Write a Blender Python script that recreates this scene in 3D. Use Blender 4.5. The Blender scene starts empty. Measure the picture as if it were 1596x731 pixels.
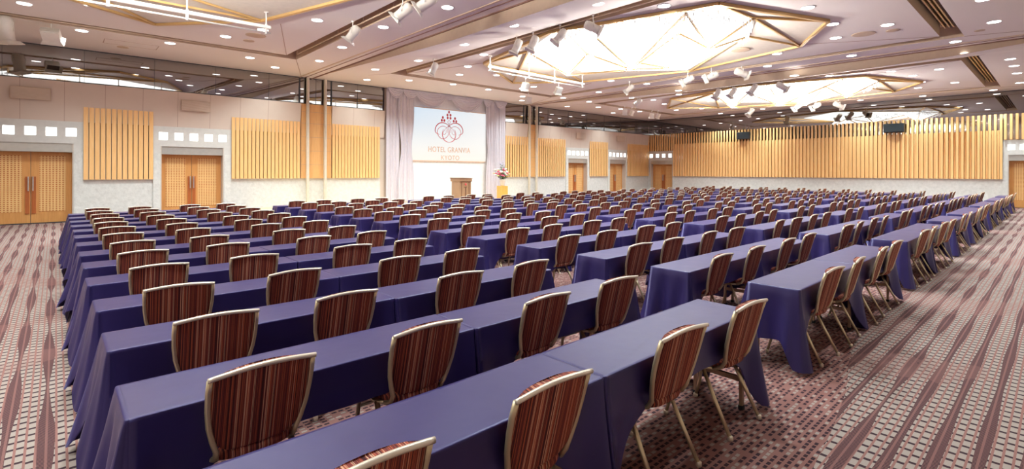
import bpy, math, random
from mathutils import Vector, Matrix
R = math.radians
PI = math.pi
sc = bpy.context.scene
COL = sc.collection
random.seed(7)

# ---------------------------------------------------------------- camera, world, exposure
F_PX, YAW, HOR, EYE, ROLL = 781.97, 42.285, 267.765, 1.718, 0.151
cam_data = bpy.data.cameras.new('camera')
cam = bpy.data.objects.new('camera', cam_data)
COL.objects.link(cam)
cam.location = (0, 0, EYE)
cam.rotation_euler = (Matrix.Rotation(R(-YAW), 3, 'Z') @ Matrix.Rotation(R(90), 3, 'X') @ Matrix.Rotation(R(ROLL), 3, 'Z')).to_euler()
cam_data.sensor_width = 36.0
cam_data.lens = 36.0 * F_PX / 1596
cam_data.shift_y = -(365.5 - HOR) / 1596
cam_data.clip_start = 0.05
cam_data.clip_end = 200
sc.camera = cam
world = bpy.data.worlds.new('world')
world.use_nodes = True
world.node_tree.nodes['Background'].inputs[0].default_value = (0.9, 0.92, 1.0, 1)
world.node_tree.nodes['Background'].inputs[1].default_value = 0.05
sc.world = world
vs = sc.view_settings
vs.view_transform = 'Standard'
vs.look = 'None'
vs.gamma = 1
vs.use_curve_mapping = False
vs.exposure = 0.0
sc.cycles.use_denoising = True
sc.cycles.max_bounces = 7
sc.cycles.diffuse_bounces = 5
sc.cycles.glossy_bounces = 4
sc.cycles.caustics_reflective = False
sc.cycles.caustics_refractive = False
sc.cycles.sample_clamp_indirect = 6

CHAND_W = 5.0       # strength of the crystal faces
UPLIGHT_W = 640.0       # each unseen uplight added under a chandelier to brighten the ceiling
DOWN_W = 540.0        # each downlight

# ---------------------------------------------------------------- room constants (metres)
D, E = 22.307, 34.995            # stage wall, far wall
XL, YN = -5.0, -1.6              # left wall, near wall
ZC = 5.8                         # ceiling
ZW, ZS, ZP, ZM = 4.65, 1.412, 3.353, 3.857   # wall top, wainscot top, portal top, slat top
SX, SY = 7.85, 0

# ---------------------------------------------------------------- helpers
def tag(o, label=None, cat=None, group=None, kind=None):
    if label: o['label'] = label
    if cat: o['category'] = cat
    if group: o['group'] = group
    if kind: o['kind'] = kind
    return o

class MB:
    def __init__(s):
        s.v = []; s.f = []; s.m = []; s.sm = []
    def add(s, vs_, fs, mi=0, smooth=False):
        n = len(s.v)
        s.v += [tuple(p) for p in vs_]
        for f in fs:
            s.f.append(tuple(n + i for i in f)); s.m.append(mi); s.sm.append(smooth)
        return s
    def box(s, x0, x1, y0, y1, z0, z1, mi=0, M=None):
        p = [(x, y, z) for z in (z0, z1) for y in (y0, y1) for x in (x0, x1)]
        if M is not None: p = [M @ Vector(q) for q in p]
        return s.add(p, [(0, 2, 3, 1), (4, 5, 7, 6), (0, 1, 5, 4), (2, 6, 7, 3), (0, 4, 6, 2), (1, 3, 7, 5)], mi)
    def bbox(s, x0, x1, y0, y1, z0, z1, b=.01, mi=0):
        """box with bevelled vertical and top edges"""
        pts = [(x0 + b, y0), (x1 - b, y0), (x1, y0 + b), (x1, y1 - b), (x1 - b, y1), (x0 + b, y1), (x0, y1 - b), (x0, y0 + b)]
        cx, cy = (x0 + x1) / 2, (y0 + y1) / 2
        def ins(p, k): return (p[0] + (k if p[0] < cx else -k), p[1] + (k if p[1] < cy else -k))
        rings = [[(*ins(p, b), z0) for p in pts], [(*p, z0 + b) for p in pts], [(*p, z1 - b) for p in pts], [(*ins(p, b), z1) for p in pts]]
        return s.rings(rings, mi, caps=True)
    def rings(s, rings, mi=0, smooth=False, caps=True, closed=True):
        n = len(rings[0]); vs_ = [p for r in rings for p in r]; fs = []
        for i in range(len(rings) - 1):
            for j in range(n if closed else n - 1):
                k = (j + 1) % n
                fs.append((i * n + j, i * n + k, (i + 1) * n + k, (i + 1) * n + j))
        if caps:
            fs.append(tuple(reversed(range(n)))); fs.append(tuple((len(rings) - 1) * n + j for j in range(n)))
        return s.add(vs_, fs, mi, smooth)
    def tube(s, pts, r, n=8, mi=0, smooth=True, rx=None, up=(0, 0, 1)):
        """sweep an ellipse (r, rx) along pts"""
        pts = [Vector(p) for p in pts]; rr = []
        for i, p in enumerate(pts):
            a = pts[max(0, i - 1)]; b = pts[min(len(pts) - 1, i + 1)]
            t = (b - a).normalized(); u = Vector(up)
            if abs(t.dot(u)) > .98: u = Vector((0, 1, 0)) if abs(t.y) < .9 else Vector((1, 0, 0))
            x = t.cross(u).normalized(); y = x.cross(t).normalized()
            ra = r[i] if isinstance(r, (list, tuple)) else r
            rb = ra if rx is None else rx
            rr.append([p + x * (math.cos(2 * PI * k / n + PI / n) * ra) + y * (math.sin(2 * PI * k / n + PI / n) * rb) for k in range(n)])
        return s.rings(rr, mi, smooth)
    def bar(s, a, b, w, h, mi=0):
        return s.tube([a, b], w * .7071, 4, mi, False, rx=h * .7071)
    def lathe(s, prof, n=24, c=(0, 0, 0), mi=0, smooth=True, M=None, caps=True):
        rr = []
        for (r, z) in prof:
            ring = [Vector((c[0] + r * math.cos(2 * PI * k / n), c[1] + r * math.sin(2 * PI * k / n), c[2] + z)) for k in range(n)]
            if M is not None: ring = [M @ q for q in ring]
            rr.append(ring)
        return s.rings(rr, mi, smooth, caps)
    def mesh(s, name, mats):
        me = bpy.data.meshes.new(name)
        me.from_pydata([tuple(p) for p in s.v], [], s.f)
        for m in (mats if isinstance(mats, (list, tuple)) else [mats]): me.materials.append(m)
        me.polygons.foreach_set('material_index', s.m)
        me.polygons.foreach_set('use_smooth', s.sm)
        me.update()
        return me
    def build(s, name, mats, parent=None, fix=False):
        me = s.mesh(name, mats)
        if fix:
            import bmesh
            bm = bmesh.new(); bm.from_mesh(me); bmesh.ops.recalc_face_normals(bm, faces=bm.faces); bm.to_mesh(me); bm.free()
        o = bpy.data.objects.new(name, me); COL.objects.link(o)
        if parent: o.parent = parent
        return o

def empty(name, loc=(0, 0, 0), rz=0):
    o = bpy.data.objects.new(name, None); COL.objects.link(o)
    o.location = loc; o.rotation_euler = (0, 0, rz); o.empty_display_size = .1
    return o
def link(name, me, parent=None):
    o = bpy.data.objects.new(name, me); COL.objects.link(o)
    if parent: o.parent = parent
    return o
def kids(o): return [c for c in bpy.data.objects if c.parent == o]
def copy_tree(o, chl):
    c = o.copy(); COL.objects.link(c)
    for ch in chl:
        d = ch.copy(); COL.objects.link(d); d.parent = c
    return c

# ray of a measured pixel, met with a plane of the room (to turn measurements into metres)
def ray(u, v):
    x, y = u - 798, v - 365.5; c, s_ = math.cos(R(ROLL)), math.sin(R(ROLL))
    x, y = x * c + y * s_, -x * s_ + y * c
    y += 365.5 - HOR; r, z = x / F_PX, -y / F_PX; a = R(YAW)
    return (math.sin(a) + r * math.cos(a), math.cos(a) - r * math.sin(a), z)
def at_z(u, v, Z):
    d = ray(u, v); t = (Z - EYE) / d[2]; return Vector((d[0] * t, d[1] * t, Z))
def at_y(u, v, Y):
    d = ray(u, v); t = Y / d[1]; return Vector((d[0] * t, Y, EYE + d[2] * t))

# ---------------------------------------------------------------- node material helpers
class NT:
    def __init__(s, name):
        s.mat = bpy.data.materials.new(name); s.mat.use_nodes = True
        s.t = s.mat.node_tree; s.n = s.t.nodes; s.b = s.n['Principled BSDF']
        s.out = s.n['Material Output']
    def node(s, typ, **kw):
        n = s.n.new(typ)
        for k, v in kw.items(): setattr(n, k, v)
        return n
    def setin(s, sock, v):
        if isinstance(v, bpy.types.NodeSocket): s.t.links.new(v, sock)
        elif v is not None: sock.default_value = v
    def m(s, op, a, b=None, c=None):
        n = s.node('ShaderNodeMath', operation=op)
        s.setin(n.inputs[0], a); s.setin(n.inputs[1], b)
        if c is not None: s.setin(n.inputs[2], c)
        return n.outputs[0]
    def coord(s, which='Object', scale=(1, 1, 1)):
        n = s.node('ShaderNodeTexCoord'); mp = s.node('ShaderNodeMapping')
        s.t.links.new(n.outputs[which], mp.inputs[0]); mp.inputs['Scale'].default_value = scale
        return mp.outputs[0]
    def pos(s): return s.node('ShaderNodeNewGeometry').outputs['Position']
    def sep(s, v):
        n = s.node('ShaderNodeSeparateXYZ'); s.t.links.new(v, n.inputs[0]); return n.outputs
    def noise(s, v, sc_=5, det=2, rough=.5):
        n = s.node('ShaderNodeTexNoise'); s.t.links.new(v, n.inputs['Vector'])
        n.inputs['Scale'].default_value = sc_; n.inputs['Detail'].default_value = det; n.inputs['Roughness'].default_value = rough
        return n.outputs['Fac']
    def white(s, w):
        n = s.node('ShaderNodeTexWhiteNoise', noise_dimensions='1D'); s.t.links.new(w, n.inputs['W']); return n.outputs['Value']
    def ramp(s, f, stops, interp='LINEAR'):
        n = s.node('ShaderNodeValToRGB'); cr = n.color_ramp; cr.interpolation = interp
        while len(cr.elements) < len(stops): cr.elements.new(.5)
        for e, (p, c) in zip(cr.elements, stops): e.position = p; e.color = (*c, 1)
        s.t.links.new(f, n.inputs[0]); return n.outputs[0]
    def mix(s, f, a, b):
        n = s.node('ShaderNodeMix', data_type='RGBA'); s.setin(n.inputs[0], f)
        for i, v in ((6, a), (7, b)):
            s.setin(n.inputs[i], v if isinstance(v, bpy.types.NodeSocket) else (*v, 1))
        return n.outputs[2]
    def bump(s, h, st=.2, dist=.01):
        n = s.node('ShaderNodeBump'); n.inputs['Strength'].default_value = st; n.inputs['Distance'].default_value = dist
        s.t.links.new(h, n.inputs['Height']); s.t.links.new(n.outputs[0], s.b.inputs['Normal'])
    def fin(s, col=None, rough=.5, metal=0, spec=None, emis=None, es=0):
        if col is not None: s.setin(s.b.inputs['Base Color'], col if isinstance(col, bpy.types.NodeSocket) else (*col, 1))
        s.setin(s.b.inputs['Roughness'], rough); s.b.inputs['Metallic'].default_value = metal
        if spec is not None: s.b.inputs['Specular IOR Level'].default_value = spec
        if emis is not None:
            s.setin(s.b.inputs['Emission Color'], emis if isinstance(emis, bpy.types.NodeSocket) else (*emis, 1))
            s.b.inputs['Emission Strength'].default_value = es
        return s.mat

def srgb(r, g, b):
    return tuple((c / 255 / 12.92) if c / 255 <= .04045 else ((c / 255 + .055) / 1.055) ** 2.4 for c in (r, g, b))
def plain(name, col, rough=.5, metal=0, spec=None, var=.04, sc_=8):
    t = NT(name); n = t.noise(t.coord('Object'), sc_, 3)
    c1 = tuple(max(0, c * (1 - var)) for c in col); c2 = tuple(min(1, c * (1 + var)) for c in col)
    return t.fin(t.ramp(n, [(.3, c1), (.7, c2)]), rough, metal, spec)

def mat_carpet():
    t = NT('woven_carpet'); p = t.sep(t.pos()); X, Y = p[0], p[1]
    left = t.m('LESS_THAN', X, t.m('MINIMUM', .75, Y))
    def sel(a, b):  # left ? a : b
        return t.m('ADD', t.m('MULTIPLY', left, a), t.m('MULTIPLY', t.m('SUBTRACT', 1, left), b))
    s_ = sel(Y, X); tt = sel(X, Y)
    P = .19
    u = t.m('DIVIDE', t.m('ADD', tt, 20.09), P)
    idx = t.m('FLOOR', u); f = t.m('ABSOLUTE', t.m('SUBTRACT', t.m('FRACT', u), .5))
    ph = t.m('MULTIPLY', t.white(idx), 6.28)
    wob = t.m('MULTIPLY', t.m('SINE', t.m('ADD', t.m('MULTIPLY', s_, 7.1), ph)), .16)
    w = t.m('ADD', .15, t.m('MULTIPLY', t.m('COSINE', t.m('ADD', t.m('MULTIPLY', s_, PI), t.m('ADD', ph, wob))), t.m('ADD', .03, t.m('MULTIPLY', t.white(t.m('ADD', idx, 3)), .07))))
    band = t.m('LESS_THAN', f, w)
    dash = t.m('LESS_THAN', t.m('FRACT', t.m('DIVIDE', t.m('ADD', s_, t.m('MULTIPLY', t.white(t.m('ADD', idx, 9)), .1)), .105)), .26)
    line = t.m('LESS_THAN', t.m('FRACT', t.m('DIVIDE', tt, .0475)), .27)
    thread = t.m('LESS_THAN', t.m('FRACT', t.m('DIVIDE', s_, .018)), .5)
    cream, salmon, plum = srgb(160, 148, 140), srgb(142, 102, 96), srgb(54, 40, 48)
    # seating area: dashes of dark and light in a salmon ground
    a1 = t.m('FLOOR', t.m('DIVIDE', X, .05)); a2 = t.m('FLOOR', t.m('DIVIDE', Y, .04))
    wn = t.node('ShaderNodeTexWhiteNoise', noise_dimensions='2D'); cb = t.node('ShaderNodeCombineXYZ')
    t.setin(cb.inputs[0], t.m('MULTIPLY', a1, 1.0)); t.setin(cb.inputs[1], t.m('FLOOR', t.m('DIVIDE', a2, 1)))
    t.t.links.new(cb.outputs[0], wn.inputs['Vector'])
    seat = t.m('MULTIPLY', t.m('GREATER_THAN', X, .75), t.m('GREATER_THAN', Y, t.m('ADD', t.m('MINIMUM', 1.35, t.m('ADD', .3, t.m('MULTIPLY', X, .16))), t.m('MULTIPLY', t.noise(t.pos(), .5, 1), .3))))
    inx = t.m('MULTIPLY', t.m('LESS_THAN', t.m('FRACT', t.m('DIVIDE', X, .05)), .72), t.m('LESS_THAN', t.m('FRACT', t.m('DIVIDE', Y, .04)), .5))
    dcol = t.ramp(wn.outputs['Value'], [(0, plum), (.42, salmon), (.52, cream), (.82, plum)], 'CONSTANT')
    seatcol = t.mix(inx, salmon, dcol)
    c = t.mix(dash, cream, plum)
    c = t.mix(line, c, salmon)
    bc = t.mix(t.m('MULTIPLY', thread, .6), plum, salmon)
    bc = t.mix(t.m('MULTIPLY', line, .6), bc, salmon)
    c = t.mix(band, c, bc)
    c = t.mix(seat, c, seatcol)
    c = t.mix(t.m('MULTIPLY', t.m('LESS_THAN', t.m('FRACT', t.m('DIVIDE', s_, .018)), .3), .18), c, salmon)
    n = t.noise(t.pos(), .6, 3)
    c = t.mix(t.m('MULTIPLY', t.m('GREATER_THAN', n, .56), .28), c, salmon)
    t.bump(t.noise(t.pos(), 260, 1), .3, .004)
    return t.fin(c, .95, 0, .1)

def mat_stripes():
    t = NT('striped_upholstery'); x = t.sep(t.coord('Object'))[0]
    i = t.m('FLOOR', t.m('MULTIPLY', x, 420)); i2 = t.m('FLOOR', t.m('MULTIPLY', x, 120))
    a = t.m('ADD', t.m('MULTIPLY', t.white(i), .62), t.m('MULTIPLY', t.white(i2), .38))
    c = t.ramp(a, [(0, srgb(66, 32, 34)), (.26, srgb(128, 58, 50)), (.42, srgb(170, 86, 60)), (.54, srgb(96, 48, 46)), (.66, srgb(204, 156, 128)), (.78, srgb(178, 96, 66))], 'CONSTANT')
    t.bump(t.noise(t.coord('Object'), 400, 1), .25, .002)
    return t.fin(c, .85, 0, .2)

def mat_wood(name, c1, c2, axis=2, rough=.35, sc_=6):
    t = NT(name); s3 = [sc_ * 2.2] * 3; s3[axis] = sc_ * .12
    n = t.noise(t.coord('Object', tuple(s3)), 3, 4, .6)
    return t.fin(t.ramp(n, [(.3, c1), (.7, c2)]), rough, 0, .4)

def mat_cloth():
    t = NT('navy_tablecloth'); v = t.coord('Object')
    n = t.noise(v, 2.2, 3)
    t.bump(n, .35, .02)
    t.b.inputs['Specular Tint'].default_value = (.72, .68, 1, 1); t.b.inputs['Sheen Weight'].default_value = .0
    t.b.inputs['Sheen Roughness'].default_value = .4
    t.b.inputs['Sheen Tint'].default_value = (.36, .33, 1, 1)
    return t.fin(t.ramp(n, [(.3, srgb(42, 34, 84)), (.7, srgb(46, 38, 91))]), .36, 0, .55)


def mat_stone():
    t = NT('pale_relief_stone'); v = t.pos()
    n = t.noise(v, 7, 5, .7)
    vo = t.node('ShaderNodeTexVoronoi', feature='DISTANCE_TO_EDGE'); t.t.links.new(v, vo.inputs['Vector']); vo.inputs['Scale'].default_value = 5
    t.bump(t.m('ADD', n, t.m('MULTIPLY', vo.outputs['Distance'], .6)), .5, .02)
    return t.fin(t.ramp(n, [(.3, srgb(202, 203, 199)), (.7, srgb(224, 225, 221))]), .6)

def mat_mirror(name, tint, rough=.015):
    t = NT(name); n = t.noise(t.pos(), .3, 1)
    c2 = tuple(c * .92 for c in tint)
    return t.fin(t.ramp(n, [(.3, tint), (.7, c2)]), rough, 1.0)

def emit(name, col, st):
    t = NT(name); n = t.noise(t.pos(), 3, 1)
    return t.fin((.8, .8, .8), .5, 0, None, t.ramp(n, [(.2, tuple(c * .95 for c in col)), (.8, col)]), st)

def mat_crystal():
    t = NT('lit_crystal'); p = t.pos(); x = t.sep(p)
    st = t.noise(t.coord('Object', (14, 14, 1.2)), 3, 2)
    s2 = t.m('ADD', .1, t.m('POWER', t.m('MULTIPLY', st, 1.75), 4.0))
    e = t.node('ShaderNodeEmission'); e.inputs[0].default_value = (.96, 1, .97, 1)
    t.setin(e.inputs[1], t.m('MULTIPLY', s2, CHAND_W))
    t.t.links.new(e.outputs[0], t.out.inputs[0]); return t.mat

def mat_ceiling():
    t = NT('rose_beige_ceiling'); n = t.noise(t.pos(), .25, 2)
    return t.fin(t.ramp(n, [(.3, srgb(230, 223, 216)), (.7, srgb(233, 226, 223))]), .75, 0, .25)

def mat_doorpanel():
    t = NT('perforated_maple'); v = t.coord('Object'); p = t.sep(v)
    a = t.m('LESS_THAN', t.m('FRACT', t.m('DIVIDE', p[0], .082)), .5)
    b = t.m('LESS_THAN', t.m('FRACT', t.m('DIVIDE', p[2], .062)), .5)
    n = t.noise(t.coord('Object', (14, 14, .8)), 3, 3)
    base = t.ramp(n, [(.3, srgb(228, 184, 122)), (.7, srgb(240, 200, 138))])
    return t.fin(t.mix(t.m('MULTIPLY', a, b), base, srgb(186, 100, 40)), .4)

M = dict(
    carpet=mat_carpet(), stripes=mat_stripes(), cloth=mat_cloth(), stone=mat_stone(), crystal=mat_crystal(), ceil=mat_ceiling(),
    slat=mat_wood('maple_slat', srgb(238, 186, 120), srgb(246, 202, 142)),
    door=mat_wood('maple_door', srgb(208, 146, 84), srgb(222, 162, 98)), doorpanel=mat_doorpanel(),
    handlewood=mat_wood('dark_pull_wood', srgb(170, 92, 48), srgb(186, 106, 58)),
    woodpanel=mat_wood('maple_veneer', srgb(214, 162, 104), srgb(228, 178, 118)),
    champagne=plain('champagne_metal', srgb(205, 190, 158), .32, .75, None, .03),
    rail=plain('champagne_rail', srgb(226, 214, 196), .3, .55, None, .02),
    tablemetal=plain('table_leg_paint', srgb(176, 146, 122), .4, .3),
    tabletop=plain('table_board', srgb(150, 120, 90), .6),
    wallup=plain('rose_fabric_wall', srgb(216, 201, 188), .85, 0, .15, .02, 2), seam_crease=plain('panel_seam_crease', srgb(176, 150, 136), .9),
    portal=plain('white_portal_paint', srgb(212, 212, 208), .55), header=plain('brushed_header', srgb(192, 190, 184), .35, .5),
    reveal=plain('stone_reveal', srgb(206, 196, 184), .6), wains=mat_stone(), dado=plain('beige_plinth', srgb(214, 190, 160), .6),
    mirror=mat_mirror('tinted_mirror', (.34, .33, .33)), bronze=mat_mirror('bronze_mirror', (.74, .66, .58), .04),
    mirror2=mat_mirror('grey_mirror', (.34, .33, .33)),
    darkframe=plain('dark_frame', srgb(52, 54, 58), .4), post=plain('post_paint', srgb(222, 214, 196), .5),
    rod=plain('brass_rod', srgb(150, 120, 78), .4, .2), brass=plain('brushed_brass', srgb(214, 180, 122), .35, .55), cream=plain('cream_soffit', srgb(214, 206, 192), .7),
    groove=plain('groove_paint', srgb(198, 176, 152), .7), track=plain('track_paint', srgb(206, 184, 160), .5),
    trackline=plain('track_dark_line', srgb(140, 108, 92), .8),  # darker brown of the narrow track rails
    white=plain('white_fixture', srgb(238, 236, 230), .4), lampwhite=plain('lamp_body', srgb(236, 232, 222), .4), dark=plain('black_plastic', srgb(34, 36, 40), .5),
    grille=plain('speaker_cloth', srgb(44, 50, 54), .9), vent=plain('vent_slat', srgb(120, 100, 84), .6), ventdark=plain('vent_dark', srgb(46, 38, 34), .9),
    downlight=emit('downlight_lamp', (1, .98, .95), 12), portlight=emit('lit_square', (1, 1, .98), 3.0), lens=plain('lens_glass', srgb(90, 80, 78), .15),
    lenslit=emit('lit_lens', (1, 1, 1), 8),
    curtain=plain('stage_curtain', srgb(208, 202, 210), .8, 0, .2, .03), backdrop=plain('white_backdrop', srgb(244, 242, 240), .8),
    logo=plain('logo_red', srgb(214, 74, 84), .6), lettering=plain('lettering_tan', srgb(222, 178, 146), .6),
    stagefloor=mat_wood('stage_board', srgb(214, 184, 146), srgb(226, 198, 162), 0), lectern=mat_wood('lectern_wood', srgb(150, 118, 92), srgb(170, 138, 108)),
    lecterndark=plain('lectern_trim', srgb(112, 78, 58), .5), pedestal=mat_wood('pedestal_wood', srgb(232, 170, 84), srgb(242, 184, 98)),
    vase=plain('white_vase', srgb(238, 230, 216), .25), stem=plain('green_stem', srgb(86, 120, 66), .6), leaf=plain('leaf_green', srgb(70, 104, 52), .55),
    pink=plain('pink_petal', srgb(226, 92, 128), .6), whitep=plain('white_petal', srgb(246, 244, 240), .6), yellow=plain('yellow_petal', srgb(236, 214, 130), .6),
    lilac=plain('lilac_petal', srgb(206, 196, 226), .6),
)
def mat_screen():
    t = NT('projected_screen'); p = t.sep(t.coord('Generated')); n = t.noise(t.coord('Generated'), 2.2, 2)
    c = t.mix(t.m('MULTIPLY', t.m('SUBTRACT', 1.1, p[0]), t.m('MULTIPLY', p[2], .8)), (1, 1, 1), (.66, .84, 1.0))
    c = t.mix(t.m('MULTIPLY', t.m('POWER', t.m('SUBTRACT', 1, p[2]), 2), .7), c, (1, .93, .78))
    return t.fin((.12, .12, .12), .7, 0, .1, c, .86)
M['screen'] = mat_screen()

ORD = ['first', 'second', 'third', 'fourth', 'fifth', 'sixth', 'seventh', 'eighth', 'ninth', 'tenth', 'eleventh', 'twelfth', 'thirteenth', 'fourteenth', 'fifteenth', 'sixteenth', 'seventeenth', 'eighteenth', 'nineteenth', 'twentieth']

# ---------------------------------------------------------------- floor, ceiling, plain walls
tag(MB().box(XL, E, YN, D, -.1, 0).build('floor', M['carpet']), kind='structure')
tag(MB().box(XL - .2, XL, YN - .2, D + .6, 0, ZC + .6).build('wall_left', M['wallup']), kind='structure')
tag(MB().box(XL, E, YN - .2, YN, 0, ZC + .6).build('wall_near', M['wallup']), kind='structure')

BAYS = [(-3.3, 6.5), (10.3, 20.05), (23.7, 33.1)]     # groove rectangle of each bay, outer edge (x)
GY0, GY1, GW, GD = 2.0, 18.9, .5, .38
def drop(x, y):
    """partition pockets: the slab on the far side of each pocket hangs lower in mid room"""
    for xe, xg in ((8.35, 10.3), (21.6, 23.7)):
        if xe <= x <= xg:
            h = .34 * max(0, min(1, (21.3 - y) / 9.0)) * max(0, min(1, (y + 1.6) / 5))
            return h * (xg - x) / (xg - xe)
    return 0
cm = MB()
xs = sorted(set([XL, 7.0, 8.35, 9.3, 21.6, 22.6, E] + [b for a in BAYS for b in (a[0], a[0] + GW, a[1] - GW, a[1])]))
ys = sorted(set([YN, GY0, GY0 + GW, 5, 8, 12, 15.5, GY1 - GW, GY1, 20.5, D]))
for i in range(len(xs) - 1):
    for j in range(len(ys) - 1):
        x0, x1, y0, y1 = xs[i], xs[i + 1], ys[j], ys[j + 1]; xc, yc = (x0 + x1) / 2, (y0 + y1) / 2
        groove = any(a < xc < b and GY0 < yc < GY1 and not (a + GW < xc < b - GW and GY0 + GW < yc < GY1 - GW) for a, b in BAYS)
        if groove:
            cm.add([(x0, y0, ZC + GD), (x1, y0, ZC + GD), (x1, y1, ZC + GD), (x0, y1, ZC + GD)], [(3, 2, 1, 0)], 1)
        else:
            z = []
            for (x, y) in ((x0, y0), (x1, y0), (x1, y1), (x0, y1)):
                xx = x + 1e-4 if x == x0 else x - 1e-4
                z.append(ZC - drop(xx, y))
            cm.add([(x0, y0, z[0]), (x1, y0, z[1]), (x1, y1, z[2]), (x0, y1, z[3])], [(3, 2, 1, 0)], 0)
            for xe in (8.35, 21.6):
                if abs(x0 - xe) < 1e-6:      # the face that looks back into the pocket
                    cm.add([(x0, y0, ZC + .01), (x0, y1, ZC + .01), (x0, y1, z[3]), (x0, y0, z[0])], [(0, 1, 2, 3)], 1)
for a, b in BAYS:
    for (x0, x1, y0, y1) in ((a, b, GY0, GY1), (a + GW, b - GW, GY0 + GW, GY1 - GW)):
        for p, q in (((x0, y0), (x1, y0)), ((x1, y0), (x1, y1)), ((x1, y1), (x0, y1)), ((x0, y1), (x0, y0))):
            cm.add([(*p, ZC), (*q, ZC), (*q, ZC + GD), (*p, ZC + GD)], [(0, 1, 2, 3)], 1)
# fold creases of the ceiling, their shade painted as shallow dark strips
def seam_crease(p, q, w=.018, mi=2):
    p, q = Vector((*p, ZC - .004)), Vector((*q, ZC - .004)); cm.bar(p, q, w, .008, mi)
for a, b in BAYS:
    cxm = (a + b) / 2
    for (px, py, qx, qy) in ((a, GY1, a - 1.9, D), (b, GY1, b + 1.4, D), (a, GY0, a - 1.2, YN), (b, GY0, b + 1.4, YN), (b - GW, GY1 - GW, cxm + 3.0, 14.6), (b - GW, GY0 + GW, cxm + 2.4, 5.6), (a + GW, GY1 - GW, cxm - 3.3, 14.6), (a + GW, GY0 + GW, cxm - 3.3, 5.6)):
        seam_crease((px, py), (min(qx, E - .02), qy))
cm.box(XL, E, YN, D, ZC + .5, ZC + .6)
ceiling = tag(cm.build('ceiling', [M['ceil'], M['groove'], M['seam_crease']]), kind='structure')
# rails of the folding partitions
for nm, x0 in (('left', 7.8), ('right', 21.05)):
    tr = MB()
    tr.box(x0 - .03, x0 + .03, YN, D - .02, ZC - .02, ZC, 0); tr.box(x0 + .2, x0 + .23, YN, D - .02, ZC - .015, ZC, 1); tr.box(x0 + .5, x0 + .56, YN, D - .02, ZC - .03, ZC, 1)
    o = tr.build('partition_track', [M['track'], M['trackline']])
    tag(o, 'ceiling track of the %s folding partition, running from the stage wall' % nm, 'ceiling track')

# ---------------------------------------------------------------- stage wall and far wall
# door openings: (wall, centre, half width)
ws = MB(); T = .5
DOORS_S = [(-.6, 1.04), (3.865, 1.025), (26.3, 1.0), (30.85, 1.0)]
PORT_S = [(-1.9, .69), (2.61, 5.16), (25.06, 27.5), (29.59, 32.0)]
edges = [XL]
for c, h in DOORS_S: edges += [c - h, c + h]
edges += [E + T]
for i in range(0, len(edges), 2): ws.box(edges[i], edges[i + 1], D, D + T, 0, ZC + .6)
for c, h in DOORS_S: ws.box(c - h, c + h, D, D + T, 2.75, ZC + .6)
tag(ws.build('wall_stage', M['wallup']), kind='structure')
DOORS_F = [(21.1, .95), (.93, .93)]
PORT_F = [(20.04, D), (-.25, 2.05)]
wf = MB(); ed = [D]
for c, h in DOORS_F: ed += [c + h, c - h]
ed += [YN]
for i in range(0, len(ed), 2): wf.box(E, E + T, ed[i + 1], ed[i], 0, ZC + .6)
for c, h in DOORS_F: wf.box(E, E + T, c - h, c + h, 2.75, ZC + .6)
tag(wf.build('wall_far', M['wallup']), kind='structure')

# frames: wall-local builder.  s = along wall, d = distance out of the wall, z up
def WS(mb, s0, s1, d0, d1, z0, z1, mi=0): return mb.box(s0, s1, D - d1, D - d0, z0, z1, mi)
def WF(mb, s0, s1, d0, d1, z0, z1, mi=0): return mb.box(E - d1, E - d0, s0, s1, z0, z1, mi)

def wainscot(name, W, s0, s1, label):
    mb = MB(); W(mb, s0, s1, 0, .03, .0, ZS - .03, 0); W(mb, s0, s1, 0, .045, ZS - .03, ZS, 1)
    tag(mb.build(name, [M['wains'], M['portal']]), kind='structure')
k = 1
for s0, s1 in ((XL, -1.9), (.69, 2.61), (5.16, 11.62), (19.61, 25.06), (27.5, 29.59), (32.0, E - .05)):
    wainscot('trim_%d' % k, WS, s0, s1, ''); k += 1
wainscot('trim_%d' % k, WF, 2.05, 20.04, ''); k += 1

def portal(W, wall, s0, s1, c, h, label, sqn, depth=.3):
    t = empty('doorway_surround', (0, 0, 0)); tag(t, label, 'doorway')
    mb = MB(); W(mb, s0, c - h, 0, .07, 0, ZP); W(mb, c + h, s1, 0, .07, 0, ZP); W(mb, c - h, c + h, 0, .07, 2.62, ZP)
    fr = mb.build('frame', M['portal'], t)
    mb = MB(); W(mb, s0 + .01, c - h - .01, .07, .085, .02, 2.36); W(mb, c + h + .01, s1 - .01, .07, .085, .02, 2.36)
    mb.build('relief_panel', M['stone'], t)
    mb = MB(); W(mb, c - h, c + h, -depth, .03, 2.33, 2.62); mb.build('header', M['header'], t)
    mb = MB(); W(mb, c - h, c - h + .03, -depth, .06, 0, 2.62); W(mb, c + h - .03, c + h, -depth, .06, 0, 2.62); mb.build('door_reveal', M['reveal'], t)
    w = .26; gap = (s1 - s0 - .36 - sqn * w) / (sqn - 1)
    for i in range(sqn):
        a = s0 + .18 + i * (w + gap)
        mb = MB(); W(mb, a, a + w, .07, .078, 2.86, 3.13); mb.build('light_square', M['portlight'], t)
    return t
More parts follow.
